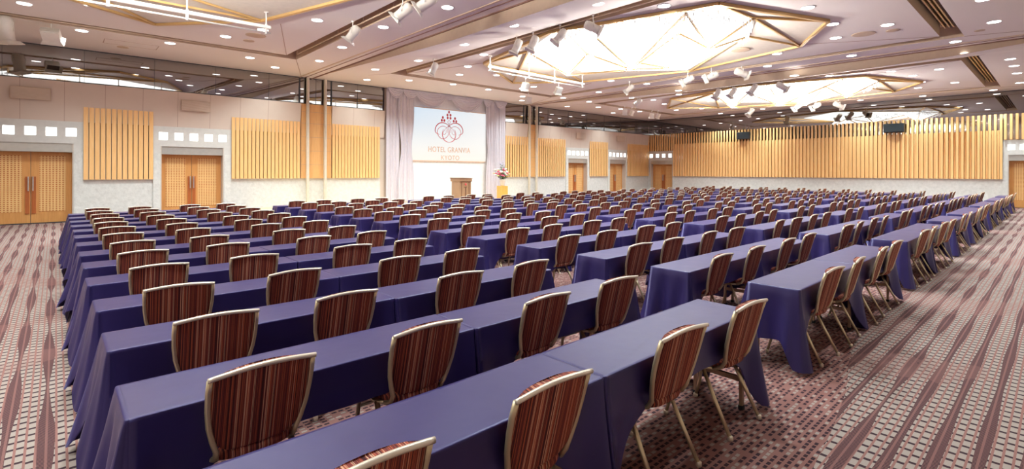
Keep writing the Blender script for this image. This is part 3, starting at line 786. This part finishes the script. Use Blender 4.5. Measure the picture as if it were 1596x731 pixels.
def zone(x, y):
    b = min(range(3), key=lambda i: abs((BAYS[i][0] + BAYS[i][1]) / 2 - x)); bn = ('left', 'middle', 'far')[b]
    if y > GY1: z = 'on the stage side of'
    elif y < GY0 + GW: z = 'on the near side of'
    elif x < BAYS[b][0]: z = 'left of'
    elif x > BAYS[b][1] - GW: z = 'right of'
    else: z = 'inside'
    return '%s the %s ceiling bay' % (z, bn)
pts = []
for u, v in DL:
    p = at_z(u, v, ZC)
    for _ in range(3):
        p = at_z(u, v, ZC - drop(p.x, p.y))
    if XL < p.x < E - .2 and YN < p.y < D - .2: pts.append((u, p))
zc = {}
for u, p in sorted(pts, key=lambda q: q[0]): zc.setdefault(zone(p.x, p.y), []).append(p)
for zn, L in zc.items():
    for i, p in enumerate(L):
        t = empty('downlight', p)
        tag(t, 'round recessed downlight %s%s' % (zn, '' if len(L) == 1 else ', ' + ORD[i] + ' from the left'), 'downlight', 'recessed ceiling downlights')
        link('trim_ring', dr_m, t); link('lamp_glass', dg_m, t)
        lo = bpy.data.objects.new('lamp', ld_wall if p.y > 20.3 else ld); COL.objects.link(lo); lo.parent = t; lo.location = (0, 0, -.04)
# unseen downlights added above and around the camera to light the foreground
over = [(-4.1, 1.0), (-4.1, 4.5), (-4.1, 8.0), (-4.1, 11.5), (-1.8, 3.6), (-1.8, 7.2), (-1.8, 10.8), (1.5, 3.4), (5.0, 3.6), (5.2, 7.0), (5.2, 10.0), (7.2, 1.2), (7.2, 4.6), (7.2, 8.0), (9.3, 3.5), (9.3, 6.0), (11.2, 3.2), (14.0, .8)]
for i, (x, y) in enumerate(over):
    t = empty('downlight', (x, y, ZC - drop(x, y)))
    tag(t, 'unseen added downlight above the camera, ' + (ORD + ['twenty ' + o for o in ORD])[i] + ' from the left wall', 'downlight', 'recessed ceiling downlights')
    link('trim_ring', dr_m, t); link('lamp_glass', dg_m, t)
    lo = bpy.data.objects.new('lamp', ld); COL.objects.link(lo); lo.parent = t; lo.location = (0, 0, -.04)
# ceiling loudspeakers and small discs
for n, (u, v, r, lab) in enumerate(((1346, 53, .3, 'round grey ceiling loudspeaker right of the middle chandelier'), (1527 - 0, 47.5, .12, 'small grey ceiling disc near the right vent slot'), (399, 55, .28, 'round grey ceiling loudspeaker below the left batten'), (388, 63.5, .16, 'small grey disc beside the left ceiling loudspeaker'), (1154, 75.5, .3, 'round grille in the cream panel of the middle chandelier'), (963, 109, .3, 'round grille near the bottom edge of the middle chandelier'), (1456 - 64, 47.3, .17, 'small grey disc beside the ceiling loudspeaker'), (192, 73.5, .16, 'small round ceiling sensor left of the partition track'))):
    p = at_z(u, v, ZC)
    in_ch = n in (4, 5)
    mb = MB(); mb.lathe([(r * .9, -.012), (r, -.01), (r, 0)], 28, tuple(p - Vector((0, 0, .05 if in_ch else 0))), 0); o = tag(mb.build('ceiling_speaker', M['groove']), lab, 'ceiling speaker')
# access hatch
a = at_z(168, 56, ZC); b = at_z(218, 73, ZC)
mb = MB(); mb.box(1.1, 2.5, 19.9, 20.6, ZC - .006, ZC - .001, 0)
for q in ((1.1, 1.12, 19.9, 20.6), (2.48, 2.5, 19.9, 20.6), (1.1, 2.5, 19.9, 19.92), (1.1, 2.5, 20.58, 20.6)): mb.box(*q, ZC - .009, ZC - .006, 1)
tag(mb.build('access_hatch', [M['ceil'], M['seam_crease']]), 'flush ceiling access hatch left of the partition track near the stage wall', 'hatch')
# slot vents in the near groove
for x0, x1, lab in ((14.2, 19.5, 'long slotted air vent in the ceiling groove of the middle bay'), (24.3, 32.6, 'long slotted air vent in the ceiling groove of the far bay')):
    t = empty('slot_vent', ((x0 + x1) / 2, GY0 + GW / 2, ZC + .2)); tag(t, lab, 'air vent'); h = (x1 - x0) / 2
    MB().box(-h, h, -.2, .2, .08, .12).build('vent_box', M['ventdark'], t)
    mb = MB()
    for yy_ in (-.2, -.09, .0, .1): mb.box(-h, h, yy_, yy_ + .035, 0, .08)
    mb.build('vent_rail', M['brass'], t)
    mb = MB(); n = int(h * 2 / .06)
    for i in range(n): x = -h + i * .06; mb.box(x, x + .02, -.165, -.09, .02, .06)
    mb.build('vent_fins', M['vent'], t)['kind'] = 'stuff'

# ---------------------------------------------------------------- lighting tracks in the grooves and spotlights
for bi, (a, b) in enumerate(BAYS):
    nm = ('left', 'middle', 'far')[bi]
    zt = ZC + .02
    for (p, q, lab) in (((a + .7, GY1 - .25, zt), (b - .7, GY1 - .25, zt), 'stage side groove'), ((a + .25, GY0 + 3, zt), (a + .25, GY1 - .9, zt), 'left groove'), ((b - .25, GY0 + .9, zt), (b - .25, GY1 - .9, zt), 'right groove')):
        if bi == 0 and lab == 'left groove': continue
        mb = MB(); mb.tube([p, q], .022, 8)
        t = mb.build('lighting_pipe', M['track']); tag(t, 'thin lighting pipe in the %s of the %s ceiling bay' % (lab, nm), 'lighting pipe')
        hg = MB(); P_, Q_ = Vector(p), Vector(q); n = max(2, int((Q_ - P_).length / 1.6))
        for i in range(n + 1): c = P_.lerp(Q_, i / n); hg.tube([c, c + Vector((0, 0, GD - .02))], .012, 6)
        hg.build('hangers', M['track'], t)

def spot_meshes():
    ms = {}
    mb = MB(); mb.tube([(0, 0, .36), (0, 0, .14)], .012, 6); mb.box(-.03, .03, -.03, .03, .33, .42); ms['clamp'] = mb.mesh('clamp', M['white'])
    mb = MB(); mb.tube([(-.15, 0, -.02), (-.15, 0, .14), (.15, 0, .14), (.15, 0, -.02)], .012, 6); ms['yoke'] = mb.mesh('yoke', M['lampwhite'])
    Mx = Matrix.Identity(4)
    mb = MB(); mb.lathe([(.05, .26), (.10, .24), (.125, .18), (.125, .02), (.115, .0), (.115, -.14), (.13, -.2), (.12, -.2), (.1, -.12)], 20); ms['body'] = mb.mesh('lamp_body', M['lampwhite'])
    mb = MB(); mb.rings([[(-.12, -.12, -.19), (.12, -.12, -.19), (.12, .12, -.19), (-.12, .12, -.19)], [(-.17, -.17, -.25), (.17, -.17, -.25), (.17, .17, -.25), (-.17, .17, -.25)], [(-.155, -.155, -.255), (.155, -.155, -.255), (.155, .155, -.255), (-.155, .155, -.255)], [(-.1, -.1, -.19), (.1, -.1, -.19), (.1, .1, -.19), (-.1, .1, -.19)]], caps=False); ms['frame'] = mb.mesh('filter_frame', M['lampwhite'])
    mb = MB(); mb.lathe([(.001, -.15), (.1, -.15), (.1, -.14)], 16); ms['lens'] = mb.mesh('lens', M['lens'])
    mb = MB(); mb.box(-.17, .17, -.09, .09, -.13, .13); mb.rings([[(-.17, -.09, -.13), (.17, -.09, -.13), (.17, .09, -.13), (-.17, .09, -.13)], [(-.22, -.14, -.22), (.22, -.14, -.22), (.22, .14, -.22), (-.22, .14, -.22)]], caps=False)
    for i in range(5): mb.box(-.175, .175, -.07 + i * .03, -.055 + i * .03, .13, .16)
    ms['floodbody'] = mb.mesh('flood_body', M['lampwhite'])
    mb = MB(); mb.box(-.15, .15, -.075, .075, -.14, -.131); ms['floodlens'] = mb.mesh('lens', M['lens'])
    return ms
SM = spot_meshes()
def spotlight(u, v, Z, pan, tilt, kind, label, sc_=1.0):
    p = at_z(u, v, Z) if Z > 4.95 else at_y(u, v, BATY[1]); t = empty('stage_spotlight', p, R(pan)); sc_ *= .85; t.scale = (sc_,) * 3
    tag(t, label, 'spotlight', 'stage spotlights on the ceiling')
    link('clamp', SM['clamp'], t); link('yoke', SM['yoke'], t)
    if Z < 4.95: MB().tube([(0, 0, .38), (0, 0, (5.26 - p.z) / sc_)], .014, 6).build('drop_pipe', M['white'], t)
    b = link('lamp_body', SM['body' if kind == 'c' else 'floodbody'], t); b.rotation_euler = (R(tilt), 0, 0)
    if kind == 'c': link('filter_frame', SM['frame'], b)
    link('lens', SM['lens' if kind == 'c' else 'floodlens'], b)
G = -YAW
for a in ((9, 47, 5.45, G, 10, 'c', 'large cylindrical spotlight hanging at the left edge of the photo', 1.7),
          (80, 54, 5.5, G + 30, 55, 'f', 'boxy floodlight, second from the left under the ceiling', 1.35),
          (550, 53, 5.45, 48, 35, 'c', 'cylindrical spotlight right of the top left chandelier', 1.15),
          (628, 19.5, 5.45, 48, 50, 'c', 'cylindrical spotlight near the top, left of a cropped one', 1.2),
          (664, 5, 5.45, 48, 55, 'c', 'cylindrical spotlight cropped by the top of the photo', 1.2),
          (676, 108, 5.4, 48, 25, 'c', 'lone spotlight above the stage curtain', 1.15),
          (805.5, 73, 5.45, 48, 25, 'c', 'spotlight at the left end of the middle chandelier, lowest of four', 1.1),
          (831, 68, 5.45, 48, 25, 'c', 'spotlight second from left against the middle chandelier', 1.1),
          (873, 57, 5.45, 48, 40, 'c', 'spotlight third from left against the middle chandelier', 1.1),
          (924.5, 43, 5.45, -132, 65, 'c', 'spotlight tilted right, against the middle chandelier', 1.1),
          (819, 134, 4.93, G + 30, 35, 'f', 'boxy floodlight left of two under the white batten', .9),
          (871, 140.5, 4.93, G + 30, 35, 'f', 'boxy floodlight right of two under the white batten', .9),
          (824, 155.5, 5.44, G + 20, 20, 'f', 'small floodlight just above the distant partition posts', 1.0),
          (981, 139, 5.45, 48, 50, 'c', 'spotlight alone on the plain ceiling right of the batten', 1.1),
          (994, 160, 5.45, 48, 50, 'c', 'spotlight above the small cluster near the ceiling corner', 1.2),
          (1072, 125, 5.45, 48, 60, 'c', 'spotlight left of three below the middle chandelier', 1.25),
          (1109, 119, 5.45, 48, 65, 'c', 'spotlight middle of three below the middle chandelier', 1.25),
          (1156, 114, 5.5, -132, 70, 'c', 'spotlight right of three below the middle chandelier', 1.25),
          (1118, 146.4, 5.45, 48, 30, 'c', 'spotlight at the left end of the far chandelier', 1.2),
          (1142, 144, 5.45, 48, 35, 'c', 'spotlight second from left against the far chandelier', 1.2),
          (1174, 139, 5.45, 48, 35, 'c', 'spotlight third from left against the far chandelier', 1.2),
          (1219, 135, 5.45, -132, 60, 'c', 'spotlight tilted right, against the far chandelier', 1.2),
          (1170, 175, 5.45, 48, 40, 'c', 'spotlight under the left part of the far chandelier', 1.3),
          (1243.7, 166.3, 5.45, 48, 55, 'c', 'left of three spotlights under the right part of the far chandelier', 1.3),
          (1272, 165.5, 5.45, 48, 60, 'c', 'middle of three spotlights under the right part of the far chandelier', 1.3),
          (1307, 164, 5.45, -132, 65, 'c', 'right of three spotlights under the right part of the far chandelier', 1.3),
          (974, 174, 5.44, G, 30, 'f', 'left floodlight of the cluster near the ceiling corner', 1.0),
          (985, 175.5, 5.44, G + 50, 30, 'f', 'right floodlight of the cluster near the ceiling corner', 1.0),
          (1016, 180, 5.44, G, 30, 'f', 'left floodlight of the farthest ceiling cluster', 1.0),
          (1026, 180.5, 5.44, G + 50, 30, 'f', 'right floodlight of the farthest ceiling cluster', 1.0)):
    spotlight(*a)
# spotlights aimed at the flowers and the stage
for nm, loc, tgt, e, ang in (('flower_spot', (13.5, 14.5, 5.4), (18.4, 21.3, 1.6), 260, 14), ('stage_wash', (12, 12.5, 5.4), (15.6, 22, 1.6), 260, 50)):
    ld2 = bpy.data.lights.new(nm, 'SPOT'); ld2.energy = e; ld2.spot_size = R(ang); ld2.spot_blend = .6; ld2.shadow_soft_size = .08
    lo = bpy.data.objects.new(nm, ld2); COL.objects.link(lo); lo.location = loc; lo.rotation_euler = (Vector(tgt) - Vector(loc)).to_track_quat('-Z', 'Y').to_euler()

# ---------------------------------------------------------------- tables and cloths
ROWY = [1.53, 2.55, 3.58, 4.665, 5.77, 6.835, 7.83, 8.92, 9.97, 10.975, 11.99, 13.06, 14.14, 15.215]
TW, TZ = .45, .70
# block start, number of tables
BLK = [(.21, 2), (4.73, 2), (9.26, 2), (13.75, 1), (16.35, 2), (20.9, 2), (25.38, 2), (29.87, 1)]
TL = 1.8
def cloth_mesh(kind, seed):
    """cloth over a 1.8 x .45 table: kind L (joint on the right), R (joint on the left), S (single)"""
    rnd = random.Random(seed); x0, x1, y0, y1 = 0, TL, 0, TW; r = .018; pts = []
    # perimeter points with outward normal and fold weight (0..1 close to a corner)
    def side(ax, ay, bx, by, n, nx, ny):
        for i in range(n):
            t = i / n; pts.append([ax + (bx - ax) * t, ay + (by - ay) * t, nx, ny])
    def corner(cx, cy, a0):
        for i in range(9):
            a = a0 + (PI / 2) * i / 8; pts.append([cx + r * math.cos(a), cy + r * math.sin(a), math.cos(a), math.sin(a)])
    side(x0 + r, y0, x1 - r, y0, 60, 0, -1); corner(x1 - r, y0 + r, -PI / 2)
    side(x1, y0 + r, x1, y1 - r, 18, 1, 0); corner(x1 - r, y1 - r, 0)
    side(x1 - r, y1, x0 + r, y1, 60, 0, 1); corner(x0 + r, y1 - r, PI / 2)
    side(x0, y1 - r, x0, y0 + r, 18, -1, 0); corner(x0 + r, y0 + r, PI)
    corners = [(x0, y0), (x1, y0), (x1, y1), (x0, y1)]
    jl, jr = kind == 'R', kind == 'L'
    ph = [rnd.uniform(0, 6.28) for _ in range(6)]; nz = 16; rings = []
    rings.append([(p[0] - p[2] * .02, p[1] - p[3] * .02, TZ + .006) for p in pts])
    rings.append([(p[0] - p[2] * .003, p[1] - p[3] * .003, TZ + .005) for p in pts])
    rings.append([(p[0], p[1], TZ + .002) for p in pts])
    per = 0; S = []
    for i, p in enumerate(pts):
        if i: per += math.hypot(p[0] - pts[i - 1][0], p[1] - pts[i - 1][1])
        S.append(per)
    for h in [.02, .05] + [j / nz for j in range(2, nz + 1)]:
        ring = []
        for i, p in enumerate(pts):
            dc = min(math.hypot(p[0] - c[0], p[1] - c[1]) for c in corners)
            # hem: straight overhang .43, dropping to a point that brushes the carpet at the corners
            droop = math.exp(-(dc / .13) ** 2); wide = math.exp(-(dc / .3) ** 2)
            front = p[3] < -.7; mid = 1 - min(1, math.exp(-((dc - .05) / .26) ** 2) if dc > .05 else 1)
            if abs(p[2]) > .7: droop = math.exp(-(dc / .095) ** 2)
            hem = .44 - (.205 * mid if front else 0) + .215 * droop + .03 * wide * math.sin(S[i] * 23 + ph[0])
            z = TZ - hem * h
            isx = abs(p[2]) > .7 and ((p[2] > 0 and jr) or (p[2] < 0 and jl))
            flare = .008 * min(1, h * 12) + .03 * h + .125 * droop * h ** 1.3 + (.014 * h * math.sin(S[i] * 27 + ph[5]) if abs(p[2]) > .7 else 0) + .03 * wide * h * math.sin(S[i] * 34 + ph[1]) + .012 * h * math.sin(S[i] * 9 + ph[2]) + .006 * h * math.sin(S[i] * 41 + ph[3])
            # soft diagonal creases on the long fronts
            if abs(p[3]) > .7: flare += .010 * h * math.sin(S[i] * 16 + h * 4 + ph[4]) * wide * 2
            if front:
                d2 = math.exp(-(dc / .09) ** 2); flare = .10 * d2 * h ** 1.3 - .015 * (1 - d2) * min(1, h * 1.6) + .004 * math.sin(S[i] * 19 + ph[4]) * h
            nx_, ny_ = p[2], p[3]
            if isx: flare = min(flare, .001)
            elif (jr and p[0] > x1 - .1 and nx_ > 0) or (jl and p[0] < x0 + .1 and nx_ < 0): nx_ *= .05
            xx, yy2 = p[0] + nx_ * flare, p[1] + ny_ * flare
            # at a corner the free fold points outward on the diagonal
            ring.append((xx, yy2, max(z, .012)))
        rings.append(ring)
    mb = MB(); n = len(pts); rings = rings[::-1]
    mb.rings(rings, 0, True, caps=False)
    base = (len(rings) - 1) * n
    mb.f.append(tuple(base + i for i in range(n))); mb.m.append(0); mb.sm.append(False)
    # inner skin so that the cloth has thickness
    inner = [[(x - (x - TL / 2) / (TL / 2) * .006, y - (y - TW / 2) / (TW / 2) * .006, z - .002) for (x, y, z) in rg] for rg in rings]
    m2 = MB(); m2.rings([list(reversed(rg)) for rg in inner], 0, True, caps=False)
    mb.add(m2.v, m2.f, 0, True)
    ring0, in0 = rings[0], inner[0]
    mb.add(ring0 + in0, [(i, n + i, n + (i + 1) % n, (i + 1) % n) for i in range(n)], 0, True)
    return mb.mesh('tablecloth_' + kind, M['cloth'])
CM = {k: [cloth_mesh(k, 31 * ord(k) + s) for s in range(4)] for k in 'LRS'}

def table_parts():
    ms = []
    ms.append(('tabletop', MB().bbox(.01, TL - .01, .01, TW - .01, TZ - .03, TZ - .001, .004).mesh('tabletop', M['tabletop'])))
    for x in (.12, TL - .12):
        for y in (.05, TW - .05):
            mb = MB(); mb.box(x - .016, x + .016, y - .012, y + .012, .02, TZ - .03); mb.box(x - .019, x + .019, y - .016, y + .016, 0, .03, 1)
            ms.append(('leg', mb.mesh('leg', [M['tablemetal'], M['dark']])))
        mb = MB(); mb.box(x - .012, x + .012, .05, TW - .05, .20, .235); ms.append(('crossbar', mb.mesh('crossbar', M['tablemetal'])))
    return ms
TP = table_parts()
rowname = lambda r: ORD[r] + ' row from camera' if r else 'nearest row'
blkname = lambda b: ORD[b] + ' block from left'
rnd = random.Random(99)
allchairs = []
for r, y in enumerate(ROWY):
    for b, (bx, nt) in enumerate(BLK):
        for k_ in range(nt):
            x = bx + k_ * TL + rnd.uniform(-.008, .008); yy_ = y + rnd.uniform(-.012, .012)
            kind = 'S' if nt == 1 else 'LR'[k_]; side = '' if nt == 1 else ('left ', 'right ')[k_]
            c = link('tablecloth', rnd.choice(CM[kind])); c.location = (x, yy_, 0)
            tag(c, 'navy tablecloth on %stable of %s, %s' % (side, blkname(b), rowname(r)), 'tablecloth', 'navy tablecloths on the rows of tables')
            dist = math.hypot(x + .9, yy_)
            if dist < 9.5:
                t = empty('folding_table', (x, yy_, 0)); tag(t, 'folding table under navy cloth, %sone in %s, %s' % (side, blkname(b), rowname(r)), 'table', 'folding tables under the navy cloths')
                for nm, me in TP: link(nm, me, t)
        offs = [.5, 1.32, 2.36, 3.18] if nt == 2 else [.47, 1.33]
        for ci, ox in enumerate(offs):
            allchairs.append((bx + ox + rnd.uniform(-.03, .03), y - .13 + rnd.uniform(-.02, .02), R(rnd.uniform(-4, 4)), r, b, ci, len(offs)))

# ---------------------------------------------------------------- chairs
def upright(sx):   # centre line of the side frame, y forward
    return [(sx * .218, .0, .815), (sx * .219, .022, .75), (sx * .216, .044, .67), (sx * .207, .064, .59), (sx * .190, .080, .52), (sx * .172, .092, .465), (sx * .168, .118, .425), (sx * .180, .17, .407), (sx * .195, .25, .40), (sx * .20, .38, .405), (sx * .198, .44, .402)]
def chair_parts():
    P = []
    # backrest cushion: shield outline, domed front, flat stitched back
    prof = [(.455, .10), (.462, .128), (.475, .148), (.50, .172), (.55, .188), (.62, .201), (.69, .207), (.76, .209), (.80, .208), (.818, .206)]
    mb = MB(); rr = []
    for z, w in prof:
        yb = .018 + .062 * (.80 - z) / .34 * 1.0 if z > .46 else .082
        yb = .003 + .088 * (.815 - z) / .345
        ring = []; th = .022 if z < .8 else .016
        if z < .47: th = .012
        for i in range(9): ring.append((-w + 2 * w * i / 8, yb - .004 - .006 * math.sin(PI * i / 8), z))
        for i in range(9):
            u = 1 - i / 8; x = -w + 2 * w * u; ring.append((x * .99, yb + .006 + th * (1 - (2 * u - 1) ** 6) + .005 * (1 - (2 * u - 1) ** 2), z + (.005 * (1 - (2 * u - 1) ** 2) if z > .79 else 0)))
        rr.append(ring)
    top = [(x * .965, y + (.008 if i >= 9 else 0), z + .016 * (1 - (x / .21) ** 2)) for i, (x, y, z) in enumerate(rr[-1])]
    rr.append(top)
    mb.rings(rr, 0, True); P.append(('backrest', mb.mesh('backrest', M['stripes'])))
    mb = MB(); n = 20
    arc = [(-.228 + .456 * i / n, -.012 + .002 * math.cos(PI * (i / n - .5)), .820 + .015 * math.sin(PI * i / n)) for i in range(n + 1)]
    mb.tube(arc, [.009] + [.0125] * (n - 1) + [.009], 8, rx=.011); P.append(('top_rail', mb.mesh('top_rail', M['rail'])))
    for s in (-1, 1):
        mb = MB(); mb.tube(upright(s)[:8], .0135, 8, rx=.013, up=(1, 0, 0)); P.append(('back_post', mb.mesh('back_post', M['champagne'])))
    mb = MB()
    for s in (-1, 1): mb.tube(upright(s)[7:], .0115, 8, up=(1, 0, 0))
    mb.tube([(-.198, .44, .402), (.198, .44, .402)], .011, 8); mb.tube([(-.178, .155, .405), (.178, .155, .405)], .010, 8)
    P.append(('seat_frame', mb.mesh('seat_frame', M['champagne'])))
    # seat cushion
    mb = MB(); rr = []
    for z, k in ((.408, .90), (.412, .97), (.428, 1.0), (.447, .98), (.459, .90), (.463, .7)):
        ring = []
        for i in range(32):
            a = 2 * PI * i / 32; c, s_ = math.cos(a), math.sin(a); e = .55
            x = .205 * math.copysign(abs(c) ** e, c); yv = .20 * math.copysign(abs(s_) ** e, s_)
            x *= (1 - .10 * (yv < 0) * abs(yv) / .2); ring.append((x * k, .285 + yv * k, z))
        rr.append(ring)
    mb.rings(rr, 0, True); P.append(('seat', mb.mesh('seat', M['stripes'])))
    for s in (-1, 1):
        mb = MB(); mb.tube([(s * .193, .235, .40), (s * .205, .14, .21), (s * .215, .04, .022)], .016, 8, rx=.012); mb.lathe([(.014, 0), (.017, .004), (.017, .026), (.013, .03)], 10, (s * .215, .035, 0), 1)
        P.append(('leg', mb.mesh('leg', [M['champagne'], M['rail']])))
        mb = MB(); mb.tube([(s * .19, .37, .40), (s * .198, .425, .36), (s * .200, .45, .27), (s * .203, .465, .14), (s * .208, .50, .022)], .0125, 8); mb.lathe([(.014, 0), (.017, .004), (.017, .026), (.013, .03)], 10, (s * .208, .503, 0), 1)
        P.append(('leg', mb.mesh('leg', [M['champagne'], M['rail']])))
    mb = MB(); mb.tube([(-.199, .447, .30), (.199, .447, .30)], .009, 6); P.append(('stretcher', mb.mesh('stretcher', M['champagne'])))
    for nm, me in P:
        for v in me.vertices: v.co.z *= 1.02
    return P
CP = chair_parts()
# joined version for far chairs
def joined(parts):
    mb = MB(); mats = [M['stripes'], M['champagne'], M['rail']]
    for nm, me in parts:
        base = len(mb.v)
        mb.v += [tuple(v.co) for v in me.vertices]
        for p in me.polygons:
            mb.f.append(tuple(base + i for i in p.vertices)); mb.sm.append(True)
            mt = me.materials[p.material_index]; mb.m.append(mats.index(mt))
    return mb, mats
JB, JM = joined(CP); jmesh = JB.mesh('banquet_chair', JM)
allchairs.sort(key=lambda c: math.hypot(c[0], c[1]))
def chair_label(r, b, ci, n):
    w = ('first', 'second', 'third', 'fourth')[ci]
    return 'striped banquet chair, %s seat of %s, %s' % (w, blkname(b), rowname(r))
proto = None
for i, (x, y, rz, r, b, ci, n) in enumerate(allchairs[:300]):
    d = math.hypot(x, y)
    if d < 13:
        if proto is None:
            proto = empty('banquet_chair', (x, y, 0), rz); pk = [link(nm, me, proto) for nm, me in CP]; o = proto
        else:
            o = copy_tree(proto, pk); o.location = (x, y, 0); o.rotation_euler = (0, 0, rz)
    else:
        o = link('banquet_chair', jmesh); o.location = (x, y, 0); o.rotation_euler = (0, 0, rz)
    tag(o, chair_label(r, b, ci, n), 'chair', 'striped banquet chairs at the tables')
mb = MB()
for (x, y, rz, *_) in allchairs[300:]:
    c, s_ = math.cos(rz), math.sin(rz); base = len(mb.v)
    mb.v += [(x + p[0] * c - p[1] * s_, y + p[0] * s_ + p[1] * c, p[2]) for p in JB.v]
    mb.f += [tuple(base + i for i in f) for f in JB.f]; mb.m += JB.m; mb.sm += JB.sm
# stripes need local coordinates per chair: the far ones read as one tone, so world position is fine
o = mb.build('banquet_chair', JM); tag(o, 'farthest striped banquet chairs towards the far wall', 'chair', None, 'stuff')
